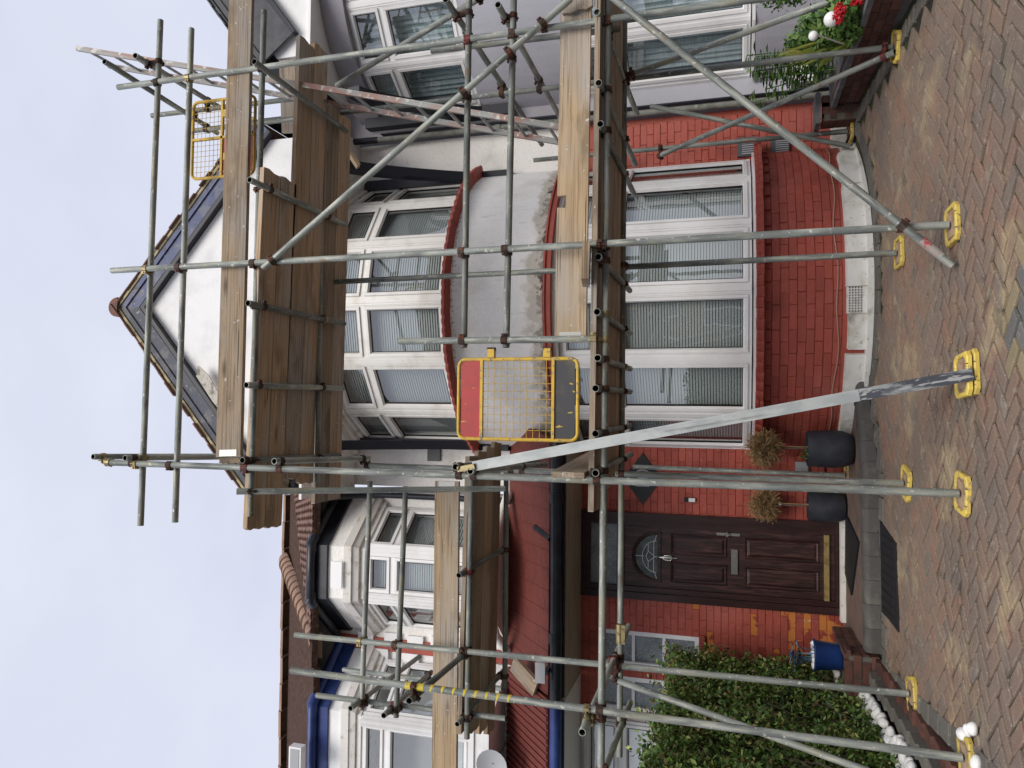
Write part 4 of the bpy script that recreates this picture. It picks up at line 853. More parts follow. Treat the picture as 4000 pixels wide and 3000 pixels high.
# planting behind the garden wall
rn = random.Random(5)
LX0, LY0 = 3.22, 7.35
t = potted('potted_lily', 'tall lily with narrow dark leaves in a terracotta pot behind the garden wall', 'plant', (LX0, LY0, .1), .16, .28, m_clay)
o = MB()
for s_ in range(12):
    b = V3((LX0+rn.uniform(-.1, .1), LY0+rn.uniform(-.1, .1), .35)); lean = V3((rn.uniform(-.22, .2), rn.uniform(-.15, .15), 1)).normalized(); H_ = rn.uniform(.4, .85)
    o.tube([b, b+lean*H_], .005, 5)
    for k in range(26):
        p = b+lean*(H_*(.15+.85*k/25)); a = rn.uniform(0, 6.28); h = V3((math.cos(a), math.sin(a), .25)); s = V3((-h.y, h.x, 0))*.012; L_ = rn.uniform(.09, .17)
        o.add([p-s, p+s, p+h*L_*.6+s*1.2, p+h*L_-V3((0, 0, .03)), p+h*L_*.6-s*1.2], [(0, 1, 2, 3, 4)])
o.build('foliage', m_leaf2, t)
bs_ = at(3345, 150, 6.6); o = MB()
for k in range(46):
    e0 = bs_+V3((rn.uniform(-.06, .06), rn.uniform(-.1, .1), 0)); tip = at(3060+rn.uniform(-40, 150), 235+rn.uniform(-45, 35), 6.5+rn.uniform(-.25, .2)); md = (e0+tip)/2+V3((rn.uniform(-.03, .03), rn.uniform(-.05, .05), .07)); s_ = V3((.3, 1, 0)).cross(tip-e0).normalized()*.011; pv = []
    for q in range(6):
        f_ = q/5; c = e0*(1-f_)**2+md*2*f_*(1-f_)+tip*f_**2; w_ = (.5+f_*1.5 if f_ < .3 else 1.1*(1-f_)**.7+.05); pv += [c-s_*w_, c+s_*w_]
    o.add(pv, [(2*q, 2*q+1, 2*q+3, 2*q+2) for q in range(5)])
tag(o.build('strap_leaf_plant', m_lime, origin=(bs_.x, bs_.y, .12)), 'clump of yellowing strap-shaped leaves spilling over the garden wall', 'plant')
c_ = at(3205, 120, 6.5); o = MB(); leafcloud(o, c_, (.2, .3, .2), 1300, .032, rn, .3); leafcloud(o, at(3130, 175, 6.6), (.14, .2, .14), 600, .03, rn, .3); tag(o.build('leafy_shrub', m_leaf2, origin=(c_.x, c_.y, .1)), 'mid-green leafy shrub behind the coping of the garden wall', 'shrub')
c_ = at(3300, 45, 6.1); t = thing('red_geranium', 'geranium with bright red flower heads behind the garden wall', 'plant', (c_.x, c_.y, .1))
o = MB(); leafcloud(o, c_, (.2, .26, .14), 1000, .034, rn, .3); leafcloud(o, at(3330, 110, 6.2), (.12, .16, .08), 400, .03, rn, .3); o.build('foliage', m_leaf2, t)
o = MB()
for (fx, fy) in ((3272, 40), (3285, 55), (3268, 62), (3292, 38), (3280, 25), (3340, 8), (3360, 2), (3278, 78)): o = MB(); leafcloud(o, at(fx, fy, 5.85), (.03, .03, .03), 70, .014, rn); o.build('flower_head', m_flower, t)
for (x, y, r, lb) in ((3248, 75, .055, 'white globe light among the geraniums on the garden wall'), (3177, 140, .035, 'smaller white globe light beside the strap leaves')):
    p = at(x, y, 5.95); o = MB(); K = 14
    o.lathe([(r*math.sin(math.pi*k/K)+.0005, -r*math.cos(math.pi*k/K)) for k in range(K+1)], p, 18); o.tube([p-V3((0, 0, r*.95)), p+V3((.05, .3, -.25))], .006, 6); tag(o.build('globe_light', m_white, origin=(p.x, p.y, p.z-.2), smooth=50), lb, 'light')
p = at(3130, 292, 8.2); o = MB().box(p.x-.09, p.x+.09, 8.16, WY+.018, p.z-.12, p.z+.1); tb = o.build('meter_box', m_white, origin=(p.x, 8.2, p.z-.12)); tag(tb, 'white plastic box on the grey wall beside the lily', 'box')
p = at(3060, -15, 6.6); o = MB(); leafcloud(o, p, (.12, .12, .25), 500, .022, rn, .2); o.tube([p, p+V3((0, 0, .6))], .004, 5); tag(o.build('hanging_plant', m_leaf2, origin=p), 'dark trailing plant hanging at the right-hand picture edge below the grey window', 'plant')
# ------------------------------------------------------------------ pots by the door
pot_prof = lambda r, h: [(r*.55, 0), (r*.8, h*.06), (r*.96, h*.24), (r, h*.45), (r*.97, h*.8), (r*.93, h), (r*.8, h), (r*.79, h*.86)]
def dead_ball(nm, label, c, r, h, zb, rb, tie, seed):
    t = thing(nm, label, 'plant', c); rq = random.Random(seed)
    MB().lathe(pot_prof(r, h), c, 32).build('pot', m_pot, t, smooth=40); MB().lathe([(r*.8, h*.85), (r*.8, h*.87)], c, 20).build('soil', m_soil, t)
    top = V3((c[0], c[1], zb)); MB().tube([V3(c)+V3((.01, 0, h*.8)), V3(c)+V3((-.004, 0, (h+zb-c[2])/2)), top], [.009, .008, .008], 8).build('stem', m_bark, t, smooth=60)
    MB().tube([V3(c)+V3((.016, -.01, h*.8)), top+V3((.012, -.01, -.03))], .005, 6).build('cane', m_twig, t)
    o = MB()
    for k in range(1700):
        d = V3((rq.gauss(0, 1), rq.gauss(0, 1), rq.gauss(0, .9)+.15)).normalized(); p0 = top+V3((0, 0, rb*.35))+d*rb*rq.uniform(.15, .9)*(1 if d.x > -.2 else 1.15); e = (d+V3((rq.gauss(0, .6), rq.gauss(0, .6), rq.gauss(0, .6)))).normalized()
        L_ = rb*rq.uniform(.15, .45); s = e.orthogonal().normalized()*.0032; s2 = e.cross(s).normalized()*.0032
        o.add([p0-s, p0+s, p0+e*L_+s*.5, p0+e*L_-s*.5], [(0, 1, 2, 3)]); o.add([p0-s2, p0+s2, p0+e*L_+s2*.5, p0+e*L_-s2*.5], [(0, 1, 2, 3)])
        if k % 3 == 0: 
            q = p0+e*L_; u = e; v = s.normalized(); z_ = .012; o.add([q-u*z_, q+v*z_*.4, q+u*z_, q-v*z_*.4], [(0, 1, 2, 3)])
    for k in range(26):
        d = V3((rq.gauss(0, 1), rq.gauss(0, 1), abs(rq.gauss(0, 1)))).normalized(); o.tube([top-V3((0, 0, .02)), top+d*rb*.5+V3((0, 0, rb*.2)), top+d*rb*.95+V3((0, 0, rb*.3))], [.004, .003, .0015], 5)
    o.build('dead_twigs', m_twig, t)
    MB().box(top.x-.008, top.x+.02, top.y-.014, top.y+.012, zb-.1, zb-.075).build('plant_tie', tie, t)
    return t
p1 = atz(3338, 1758, SZ); p1 = V3((p1.x, p1.y+.12, SZ-.012))
t1 = dead_ball('potted_topiary', 'dead topiary ball in the larger charcoal pot beside the bay, green tie on its stem', p1, .178, .41, .92, .17, m_green, 3)
o = MB(); leafcloud(o, p1+V3((-.06, -.1, .43)), (.05, .03, .06), 40, .02, random.Random(2)); o.build('weed', m_leaf2, t1)
p2 = atz(3290, 1972, SZ); p2 = V3((p2.x, 8.15, SZ-.012))
dead_ball('potted_topiary', 'dead straggly topiary ball in the charcoal pot next to the door frame, white tag', p2, .16, .36, .9, .16, m_white, 4)
# blue pot with pebbles, left of the door
bpz = .33; bp = V3((-2.18, 7.32, bpz))
PL = thing('planter_ledge', 'low brick ledge under the blue pot beside the doorstep', 'ledge', (-2.25, 7.25, .1))
MB().box(-2.45, -2.06, 6.98, 7.9, .0, .325).build('ledge_core', m_mortar, PL)
lb = MB().box(-.1, .1, -.01, .03, -.03, .03).mesh('brick', m_brickd)
for c in range(4):
    for k in range(2): inst('brick', lb, PL, (-2.36+k*.21-(.05 if c % 2 else 0), 6.98, .12+c*.07))
    for k in range(4): inst('brick', lb, PL, (-2.06, 7.1+k*.215, .12+c*.07), (0, 0, rad(90)))
lb2 = MB().box(-.05, .05, -.1, .1, -.02, .012).mesh('brick_on_top', m_brickd)
for k in range(4): inst('brick_on_top', lb2, PL, (-2.4+k*.11, 7.1, .328), (0, 0, random.uniform(-.03, .03)))
t = potted('blue_pot_plant', 'shrub with blue-edged leaves in a shiny blue pot topped with white pebbles', 'plant', bp, .135, .25, m_bluepot, [(.1, 0), (.108, .012), (.112, .03), (.13, .22), (.14, .235), (.138, .25), (.122, .25), (.12, .22)])
o = MB(); rq = random.Random(9)
for k in range(9):
    q = bp+V3((rq.uniform(-.05, .05), rq.uniform(-.06, .02), .24)); e = V3((rq.uniform(-.3, .3), rq.uniform(-.3, .1), 1)).normalized(); L_ = rq.uniform(.1, .22); o.tube([q, q+e*L_], .004, 5)
    for j in range(5):
        a = j*1.256+rq.random(); h = V3((math.cos(a), math.sin(a), .35)).normalized(); s = V3((-h.y, h.x, 0)).normalized(); c = q+e*L_; z_ = .085
        o.add([c, c+h*z_*.55+s*.022, c+h*z_, c+h*z_*.55-s*.022], [(0, 1, 2, 3)])
o.build('leaves', m_bluel, t)
# white pebbles
def pebble_me(seed):
    rq = random.Random(seed); a = MB(); K, J = 10, 7
    ax = V3((rq.uniform(.85, 1.15), rq.uniform(.7, .95), rq.uniform(.55, .75))); ph = rq.random()*6
    for i in range(J+1):
        for k in range(K):
            th = math.pi*i/J; p_ = 2*math.pi*k/K; r = 1+.08*math.sin(2*p_+ph)+.06*math.sin(3*th+ph)
            a.v.append(V3((ax.x*r*math.sin(th)*math.cos(p_), ax.y*r*math.sin(th)*math.sin(p_), ax.z*r*math.cos(th))))
    for i in range(J):
        for k in range(K): A = i*K+k; B = i*K+(k+1) % K; a.f.append((A, A+K, B+K, B))
    return a.mesh('white_pebble', m_peb, smooth=180)
PM = [pebble_me(s) for s in range(4)]
def pebble(p, r, label, grp): return tag(inst('white_pebble', random.choice(PM), None, p, (random.uniform(-.3, .3), random.uniform(-.3, .3), random.uniform(0, 6)), (r, r, r)), label, 'pebble', grp)
for k in range(11):
    a = k*.57; pebble(bp+V3((.1*math.cos(a)*(1 if k < 9 else .3), .1*math.sin(a)*(1 if k < 9 else .3), .245)), .03, 'white pebble on the soil of the blue pot', 'pebbles in the blue pot')
bed = [gp(3395, 2600), gp(3420, 2660), gp(3455, 2735), gp(3500, 2830), gp(3540, 2910), gp(3590, 2990), gp(3650, 3080)]
bed = [V3((-2.36, 7.0, 0)), V3((-2.35, 6.6, 0)), V3((-2.34, 6.2, 0)), V3((-2.32, 5.8, 0)), V3((-2.30, 5.4, 0)), V3((-2.30, 5.0, 0)), V3((-2.30, 4.4, 0))]
for k in range(84):
    s = k/83*(len(bed)-1.001); i = int(s); q = bed[i]+(bed[i+1]-bed[i])*(s-i); q = q+V3((random.uniform(-.12, .05), random.uniform(-.03, .03), 0))
    pebble((q.x, q.y, g(q.y)+.115+random.uniform(0, .03)), random.uniform(.034, .062), 'white rounded pebble in the row along the foot of the hedge', 'white pebbles along the hedge bed')
for k in range(6): pebble((-2.42+random.uniform(-.06, .06), 7.55+random.uniform(-.15, .1), .36), .035, 'white pebble on the brick ledge between blue pot and hedge', 'pebbles behind the blue pot')
for (x, y, r) in ((3775, 2868, .045), (3795, 2855, .035), (3815, 2848, .04)): q = gp(x, y); pebble((q.x, q.y, q.z+.02), r, 'loose white pebble of the trio on the paving by the corner base plate', 'stray pebble trio')
q = gp(3832, 2985); pebble((q.x, q.y, q.z+.02), .05, 'lone white pebble on the paving at the bottom left corner', None)
# bed edging
ED = thing('bed_edging', 'low grey and red brick edging between the hedge bed and the drive', 'edging', (-2.15, 6, .1))
em = MB().box(-.1, .1, -.05, .05, -.06, .03).mesh('brick', m_pavb); em2 = MB().box(-.1, .1, -.05, .05, -.06, .03).mesh('brick', m_brickd)
for k in range(24):
    y = 6.85-k*.204; inst('brick', em, ED, (-2.21, y, g(y)+.07), (0, SL, rad(90))); inst('brick', em2, ED, (-2.11, y+.1, g(y)+.012), (0, SL, rad(90)))
MB().box(-3.6, -2.26, 3.0, 8.3, -.15, .06).build('bed_soil', m_soil, ED)
# ------------------------------------------------------------------ hedge
HG = thing('privet_hedge', 'dense clipped green privet hedge behind the left-hand scaffold tubes', 'hedge', (-2.9, 6.4, .1))
hx0, hx1, hy0, hy1, hz1 = -4.2, -2.4, 5.1, 8.0, 1.86
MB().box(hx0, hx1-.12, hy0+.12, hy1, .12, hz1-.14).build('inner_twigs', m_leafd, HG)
rq = random.Random(21); o = MB()
def hleaf(p, nrm):
    p = p+V3((rq.gauss(0, .012), rq.gauss(0, .012), rq.gauss(0, .012))); s = rq.uniform(.011, .034)
    e = (nrm*.7+V3((rq.gauss(0, .7), rq.gauss(0, .7), rq.gauss(.25, .7)))).normalized(); u = e.orthogonal().normalized(); u = Quaternion(e, rq.uniform(0, 6.28)) @ u; v = e.cross(u)
    o.add([p-u*s, p+v*s*.48, p+u*s, p-v*s*.48], [(0, 1, 2, 3)])
import mathutils
def wob(a, b): return .09*mathutils.noise.noise(V3((a*2.2, b*2.2, 3.))) + .05*mathutils.noise.noise(V3((a*6, b*6, 8.)))
for k in range(40000):
    f = rq.random(); dep = rq.random()**1.6*.16
    if f < .52:                                   # right face
        y, z = rq.uniform(hy0, hy1-.05), .16+rq.random()*(hz1-.16); 
        if mathutils.noise.noise(V3((y*4, z*4, 1))) < -.34 and rq.random() < .75: continue
        hleaf(V3((hx1+wob(y, z)-dep, y, z)), V3((1, 0, .2)))
    elif f < .78:                                 # front face
        x, z = rq.uniform(hx0, hx1), .16+rq.random()*(hz1-.16)
        if mathutils.noise.noise(V3((x*4, z*4, 5))) < -.3 and rq.random() < .75: continue
        hleaf(V3((x, hy0-wob(x, z)+dep, z)), V3((0, -1, .2)))
    else:
        x, y = rq.uniform(hx0, hx1), rq.uniform(hy0, hy1); hleaf(V3((x, y, hz1+wob(x, y)*1.3-dep)), V3((0, 0, 1)))
for k in range(60):                               # escaping shoots
    b = V3((hx1+rq.uniform(-.1, .03), rq.uniform(hy0, hy1), hz1-rq.random()**2*1.0)); e = V3((rq.uniform(.1, .6), rq.uniform(-.3, .3), rq.uniform(.3, 1))).normalized(); L_ = rq.uniform(.06, .2)
    for j in range(12): hleaf(b+e*L_*(j/11), e)
o.build('foliage', m_leaf, HG)
o = MB()
for k in range(70):
    y = rq.uniform(hy0, hy1); z = rq.uniform(.15, .8); b = V3((hx1-.08, y, z)); o.tube([b, b+V3((rq.uniform(.0, .1), rq.uniform(-.15, .15), rq.uniform(.2, .5)))], .004, 4)
o.build('stems', m_bark, HG)
# ------------------------------------------------------------------ scaffold
SC = thing('scaffold', 'galvanised tube and coupler scaffold standing round the front of the house', 'scaffold', (.3, 5.6, .05))
TR = .0242; TUBES = []
def tube_mesh(L_, seg=14):
    a = MB(); h = L_/2; r = TR; ri = .0205; dp_ = min(.18, L_*.3); rings = [(r, -h), (r, h), (ri, h), (ri, h-dp_)]
    for rr, z in rings:
        for k in range(seg): t = 2*math.pi*k/seg; a.v.append(V3((rr*math.cos(t), rr*math.sin(t), z)))
    for rr, z in ((ri, -h), (ri, -h+dp_)):
        for k in range(seg): t = 2*math.pi*k/seg; a.v.append(V3((rr*math.cos(t), rr*math.sin(t), z)))
    def q(i, j):
        for k in range(seg): a.f.append((i*seg+k, i*seg+(k+1) % seg, j*seg+(k+1) % seg, j*seg+k))
    q(0, 1); q(1, 2); q(2, 3); q(4, 0); q(5, 4); inner0 = 2*seg
    a.f.append(tuple(3*seg+k for k in range(seg))); a.f.append(tuple(5*seg+k for k in range(seg-1, -1, -1)))
    m = a.mesh('tube', m_galv, smooth=40); m.materials.append(m_inner)
    for i, p in enumerate(m.polygons):
        if 2*seg <= i < 3*seg or 4*seg <= i: p.material_index = 1
    return m
def tube(nm, p, q, mat=None):
    p = V3(p); q = V3(q); o = inst(nm, tube_mesh((q-p).length), SC, (p+q)/2, (q-p).to_track_quat('Z', 'Y'), mat=mat); TUBES.append((nm, p, q, o)); return o
def T2(nm, x1, y1, Y1, x2, y2, Y2): return tube(nm, at(x1, y1, Y1), at(x2, y2, Y2))
YF = lambda X: 4.93+.075*(X+.46)
feet = {}
def std(key, top, foot, Yt=None, dz=.035):
    f_ = gp(*foot, dz); Y = f_.y if Yt is None else Yt; tp = at(*top, Y); feet[key] = f_; tube('standard', f_, tp); return f_, tp
# uprights: (top pixel, foot pixel)
feet['A'] = V3((2.75, 5.17, g(5.17)+.035)); tube('standard', feet['A'], V3((2.755, 5.17, 6.38)))
std('B', (437, 1057), (3705, 879)); std('C', (424, 1807), (3744, 1927)); std('E', (1137, 2618), (3758, 2960)); std('D', (1152, 2480), (3549, 2710))
std('Br', (1225, 1106), (3500, 988)); std('Cr', (1435, 1818), (3527, 1888)); std('Rr', (756, 511), (3487, 183))
f3 = at(3311, 513, 7.95); feet['T3'] = f3; tube('standard', f3, at(2085, 626, 7.95))
fc3 = at(3300, 1857, 8.1); feet['C3'] = fc3; tube('standard', fc3, at(2472, 1823, 8.1))
YA, YB, YC, YE, YD = [feet[k].y for k in 'ABCED']
o_ = .05
# lower lift
T2('ledger', 2377, -90, YA+o_, 2347, 3060, YE+o_); T2('ledger', 2440, 60, feet['Rr'].y-o_, 2420, 2955, YD+o_)
for (x, y, rear) in ((2332, 47, 7.0), (2338, 323, 6.9), (2345, 484, 6.8), (2337, 1003, 6.55), (2332, 1218, 6.55), (2334, 1398, 6.6), (2326, 1517, 6.6), (2326, 1694, 6.6), (2326, 1848, 6.7)):
    p = at(x, y, YF(0)-.1+.03); X = p.x; p = at(x, y, YF(X)-.09); tube('transom', p, V3((p.x+.02, rear, 2.135)))
T2('guard_rail', 1834, -90, YA+o_, 1812, 1357, YB+o_-.01); T2('guard_rail', 2009, -90, YA+o_, 1977, 1357, YB+o_-.01)
T2('gate_post', 1559, 1333, YB-.0, 2318, 1324, YB-.0)
T2('guard_rail', 1741, -2, 5.0, 2117, 565, 7.6); T2('guard_rail', 1945, 18, 5.02, 2200, 480, 7.3)
T2('guard_rail', 1779, 1824, 4.82, 2105, 1795, 6.95); T2('guard_rail', 1837, 1840, 4.82, 2134, 1813, 6.9)
T2('standard', 1685, 199, 5.45, 2420, 112, 5.45)
# upper lift
T2('ledger', 1031, 41, YA+o_, 978, 2017, YC+o_); T2('ledger', 1262, 255, 6.05, 1240, 1890, 5.9)
T2('ledger', 1268, 330, 6.2, 1262, 1086, 6.1)
for (x, y, x2, y2) in ((993, 240, 1353, 513), (975, 702, 1346, 876), (968, 1184, 1344, 1265), (962, 1504, 1340, 1517), (946, 1798, 1327, 1780)):
    p = at(x, y, 4.86); d_ = ray(x2, y2); q = CAM+d_*((p.z-.01-CAM.z)/d_.z); tube('transom', p, q)
T2('guard_rail', 627, 79, YA+o_, 549, 2054, YC+o_); T2('guard_rail', 748, 112, YA+o_, 684, 2041, YC+o_)
T2('guard_rail', 363, 1784, 4.82, 935, 1781, 6.4); T2('guard_rail', 488, 1789, 4.82, 1000, 1784, 6.3)
T2('guard_rail', 1071, 1802, 4.82, 1440, 1790, 6.2)
T2('guard_rail', 408, 240, 5.0, 850, 520, 6.45); T2('guard_rail', 528, 217, 5.02, 900, 445, 6.5)
T2('standard', 593, 452, 6.1, 1250, 374, 6.1); T2('guard_rail', 756, 511, 6.55, 1000, 480, 6.55)
T2('dropper', 924, 1920, 4.89, 1971, 1909, 6.06)
# braces
T2('brace', 2340, -50, 5.02, 3722, 1037, 4.97); T2('brace', 1027, 1048, YB-o_, 2230, -6, YA-o_)
T2('brace', 1316, 334, 6.25, 1880, -12, 5.3); T2('brace', 2470, 289, 6.2, 3300, -14, 6.1)
T2('brace', 3496, 203, 6.22, 2578, 608, 7.9); T2('brace', 3320, 572, 7.86, 2540, 414, 7.8)
T2('brace', 2406, 2656, YD-.06, 3390, 3012, 5.25)
# left-hand platform over the canopy
T2('ledger', 1842, 1800, 6.12, 1824, 2885, YD+o_); T2('ledger', 1978, 1800, 6.95, 1972, 2682, 6.85)
T2('guard_rail', 1446, 1880, 6.14, 1412, 2772, YD+o_); T2('guard_rail', 1585, 1900, 6.14, 1547, 2802, YD+o_)
T2('guard_rail', 1369, 2767, 5.85, 1639, 2564, 7.3); T2('guard_rail', 1499, 2795, 5.85, 1685, 2625, 7.25)
T2('standard', 1236, 2716, 6.1, 1975, 2806, 6.1); T2('standard', 1340, 2615, 7.15, 1960, 2690, 7.15)
T2('transom', 1792, 2248, 5.95, 1971, 2143, 6.95); T2('transom', 1786, 2829, 5.92, 1972, 2614, 7.0); T2('transom', 1598, 2738, 4.78, 1818, 2552, 6.05)
T2('transom', 2274, 2861, 4.72, 2456, 2444, 6.8); T2('transom', 2352, 3030, 4.85, 2463, 2743, 6.7)
# couplers wherever two tubes cross
def half(mb_, c, ax, side):
    ax = ax.normalized(); side = (side-ax*side.dot(ax)).normalized(); oth = ax.cross(side); K = 10
    for (r0, z0) in ((.0255, -.022), (.031, -.022), (.031, .022), (.0255, .022)):
        for k in range(K): t = 2*math.pi*k/K; mb_.v.append(c+ax*z0+(side*math.cos(t)+oth*math.sin(t))*r0)
    b = len(mb_.v)-4*K
    for i in range(4):
        for k in range(K): mb_.f.append((b+i*K+k, b+i*K+(k+1) % K, b+((i+1) % 4)*K+(k+1) % K, b+((i+1) % 4)*K+k))
    c2 = c+oth*.034; mb_.bar(c2-ax*.018-side*.012, c2+ax*.018-side*.012, .02, .018, side); mb_.tube([c2-side*.03, c2+side*.045], .0065, 6); mb_.tube([c2+side*.02, c2+side*.034], .013, 6)
def closest(p1, q1, p2, q2):
    d1, d2, r = q1-p1, q2-p2, p1-p2; a, e, f_ = d1.dot(d1), d2.dot(d2), d2.dot(r); c = d1.dot(r); b = d1.dot(d2); den = a*e-b*b
    s = min(max((b*f_-c*e)/den, 0), 1) if den > 1e-6 else 0; t = min(max((b*s+f_)/e, 0), 1); s = min(max((b*t-c)/a, 0), 1); return p1+d1*s, p2+d2*t
CM = [m_rust]*7+[m_brass, m_redc]; ncp = 0
for i in range(len(TUBES)):
    for j in range(i+1, len(TUBES)):
        A, B = TUBES[i], TUBES[j]; d1, d2 = (A[2]-A[1]).normalized(), (B[2]-B[1]).normalized()
        if abs(d1.dot(d2)) > .95: continue
        a, b = closest(A[1], A[2], B[1], B[2]); dd = (b-a).length
        if dd < .11 and dd > .012:
            m_ = MB(); s = (b-a).normalized(); half(m_, a, d1, s); half(m_, b, d2, -s)
            if dd > .03: m_.bar(a+s*.024, b-s*.024, .03, .03, d1)
            m_.build('coupler', random.choice(CM), SC, smooth=35); ncp += 1
        elif dd <= .012:
            m_ = MB(); half(m_, a, d1, d2); m_.build('coupler', random.choice(CM), SC, smooth=35); ncp += 1
# board clips and the joint sleeve on the left-hand ledger
sl0, sl1 = at(2421, 2438, YD+o_), at(2421, 2512, YD+o_); m_ = MB().tube([sl0, sl1], .031, 12); m_.bar(sl0+V3((0, -.02, -.03)), sl1+V3((0, -.02, -.03)), .02, .03); m_.build('joint_sleeve', m_brass, SC, smooth=40)
# hazard tape wound round the front left standard
E0, E1 = feet['E'], TUBES[3][2]; ed = (E1-E0).normalized(); bq = ed.orthogonal().normalized()
for k in range(10):
    pz = at(1600+k*43, 2674+k*5.6, YE); s = (pz-E0).dot(ed); c = E0+ed*s; t0 = -2.2+k*.05; m_ = MB(); fv = []
    front = (CAM-c); front -= ed*front.dot(ed); front.normalize(); sd_ = ed.cross(front)
    if k < 2:
        for j in range(7):
            t = -1.4+2.8*j/6; dirv = front*math.cos(t)+sd_*math.sin(t); fv += [c+dirv*(TR+.0012)-ed*.028, c+dirv*(TR+.0012)+ed*.028]
    else:
        for j in range(7):
            t = -1.4+2.8*j/6; dirv = front*math.cos(t)+sd_*math.sin(t); hh = .026*(j/6); fv += [c+dirv*(TR+.0012)-ed*hh, c+dirv*(TR+.0012)+ed*.004]
    m_.add(fv, [(2*j, 2*j+2, 2*j+3, 2*j+1) for j in range(6)]); m_.build('hazard_tape', m_tape, SC)
# red paint daub on the long brace foot
bs, be = at(3600, 938, 4.97), at(3680, 1002, 4.97); MB().tube([bs, be], TR+.0008, 14, False).build('paint_daub', M('pinkish_paint_daub', (.32, .22, .2), .6, layers=[dict(s=14, c=(.27, .28, .26), lo=.45, hi=.6), dict(s=25, c=(.34, .05, .055), lo=.58, hi=.64)]), SC, smooth=40)
# ------------------------------------------------------------------ base plates
def base_plate(label, p, rz=0., s=1.):
    t = thing('base_plate', label, 'base plate', p, 'yellow base plates under the scaffold'); t.rotation_euler = (SL, 0, rz)
    a, b, w_, h = .118*s, .105*s, .026, .026; R_ = Matrix.Rotation(rz, 4, 'Z'); o = MB()
    c_ = .03
    def oct_(x, y): return [(-x+c_, -y), (x-c_, -y), (x, -y+c_), (x, y-c_), (x-c_, y), (-x+c_, y), (-x, y-c_), (-x, -y+c_)]
    O, I = oct_(a, b), oct_(a-w_, b-w_); vs = []
    for pts, z in ((O, 0), (O, h-.006), ([(x*.97, y*.965) for x, y in O], h), ([(x*1.03, y*1.03) for x, y in I], h), (I, h-.005), (I, .004)): vs += [V3((x, y, z)) for x, y in pts]
    o.add(vs, [(r*8+k, r*8+(k+1) % 8, (r+1)*8+(k+1) % 8, (r+1)*8+k) for r in range(5) for k in range(8)])
    f1 = D.objects.new('rim', o.mesh('rim', m_yel)); link(f1, t)
    o = MB(); o.add([V3((x, y, .014)) for x, y in oct_(a-w_+.004, b-w_+.004)], [tuple(range(8))]); f2 = D.objects.new('sole', o.mesh('sole', m_ply)); link(f2, t)
    o = MB().box(-.075, .075, -.07, .07, .0145, .02); f3_ = D.objects.new('steel_plate', o.mesh('steel_plate', m_ply)); link(f3_, t)
    o = MB()
    for x in (-.05, .05): o.box(x-.003, x+.003, -b-.001, -b+.02, .02, h+.001)
    f4 = D.objects.new('rib', o.mesh('rib', m_dkp)); link(f4, t); return t
for k, lb, rz in (('B', 'yellow base plate under the standard in the middle of the drive', .12), ('C', 'yellow base plate under the front standard facing the doorstep', -.15), ('E', 'yellow base plate under the taped standard at the bottom left corner', .25), ('D', 'yellow base plate beside the hedge edging', .3),
                  ('Br', 'yellow base plate under the standard nearest the bay air brick', .05), ('Cr', 'yellow base plate just in front of the doorstep kerb', -.3), ('Rr', 'yellow base plate against the garden wall with a bolted tube end', -.5)):
    q = feet[k]; base_plate(lb, (q.x, q.y-.0, g(q.y)+.003), rz)
base_plate('yellow base plate beside the brick pier in the recess', (f3.x, f3.y, f3.z-.035), .1); base_plate('yellow base plate standing on the doorstep between the charcoal pots', (fc3.x, fc3.y, fc3.z-.035), 0)
# ------------------------------------------------------------------ scaffold boards (each can be lifted away)
def board(label, p0, p1, mat, wd=.222, th=.038, up=(0, 0, 1), strap=True, grp=None, rough_end=False, notch=None):
    """flat board from p0 to p1 (centre line); up is the normal of its wide face"""
    p0 = V3(p0); p1 = V3(p1); x = (p1-p0).normalized(); z = V3(up); z = (z-x*z.dot(x)).normalized(); y = z.cross(x); L_ = (p1-p0).length
    R_ = Matrix((x, y, z)).transposed().to_quaternion(); mid = (p0+p1)/2
    t = D.objects.new('scaffold_board', None); t.empty_display_size = .1; t.location = mid; t.rotation_mode = 'QUATERNION'; t.rotation_quaternion = R_; link(t); tag(t, label, 'board', grp); ROOT[t.name] = mid
    a = MB(); h = L_/2; b = wd/2; c = th/2
    if notch: pl_ = [(-h, -b), (notch-.045, -b), (notch-.045, -b+.065), (notch+.045, -b+.06), (notch+.04, -b), (h, -b), (h, b), (-h, b)]
    elif rough_end: pl_ = [(-h, -b), (h, -b), (h+.012, -b*.4), (h-.004, .1*b), (h+.008, .6*b), (h-.01, b), (-h, b), (-h-.01, .4*b), (-h+.006, -.3*b)]
    else: pl_ = [(-h, -b), (h, -b), (h, b), (-h, b)]
    a.prism([(x_, y_, -c) for x_, y_ in pl_], (0, 0, th)); pk = D.objects.new('plank', a.mesh('plank', mat)); link(pk, t)
    if strap and not rough_end:
        for s in (-1, 1):
            m_ = MB().box(s*h-.0015 if s > 0 else -h-.0015, s*h+.0015 if s > 0 else -h+.0015, -b-.0015, b+.0015, -c*.8, c*.8); m_.box(s*h-(.05 if s > 0 else -.0), s*h+(.0 if s > 0 else .05), -b*.7, b*.7, c, c+.0015)
            k_ = D.objects.new('end_strap', m_.mesh('end_strap', m_strap)); link(k_, t)
    return t
ordn = ('front', 'second', 'third', 'fourth', 'rearmost', 'sixth')
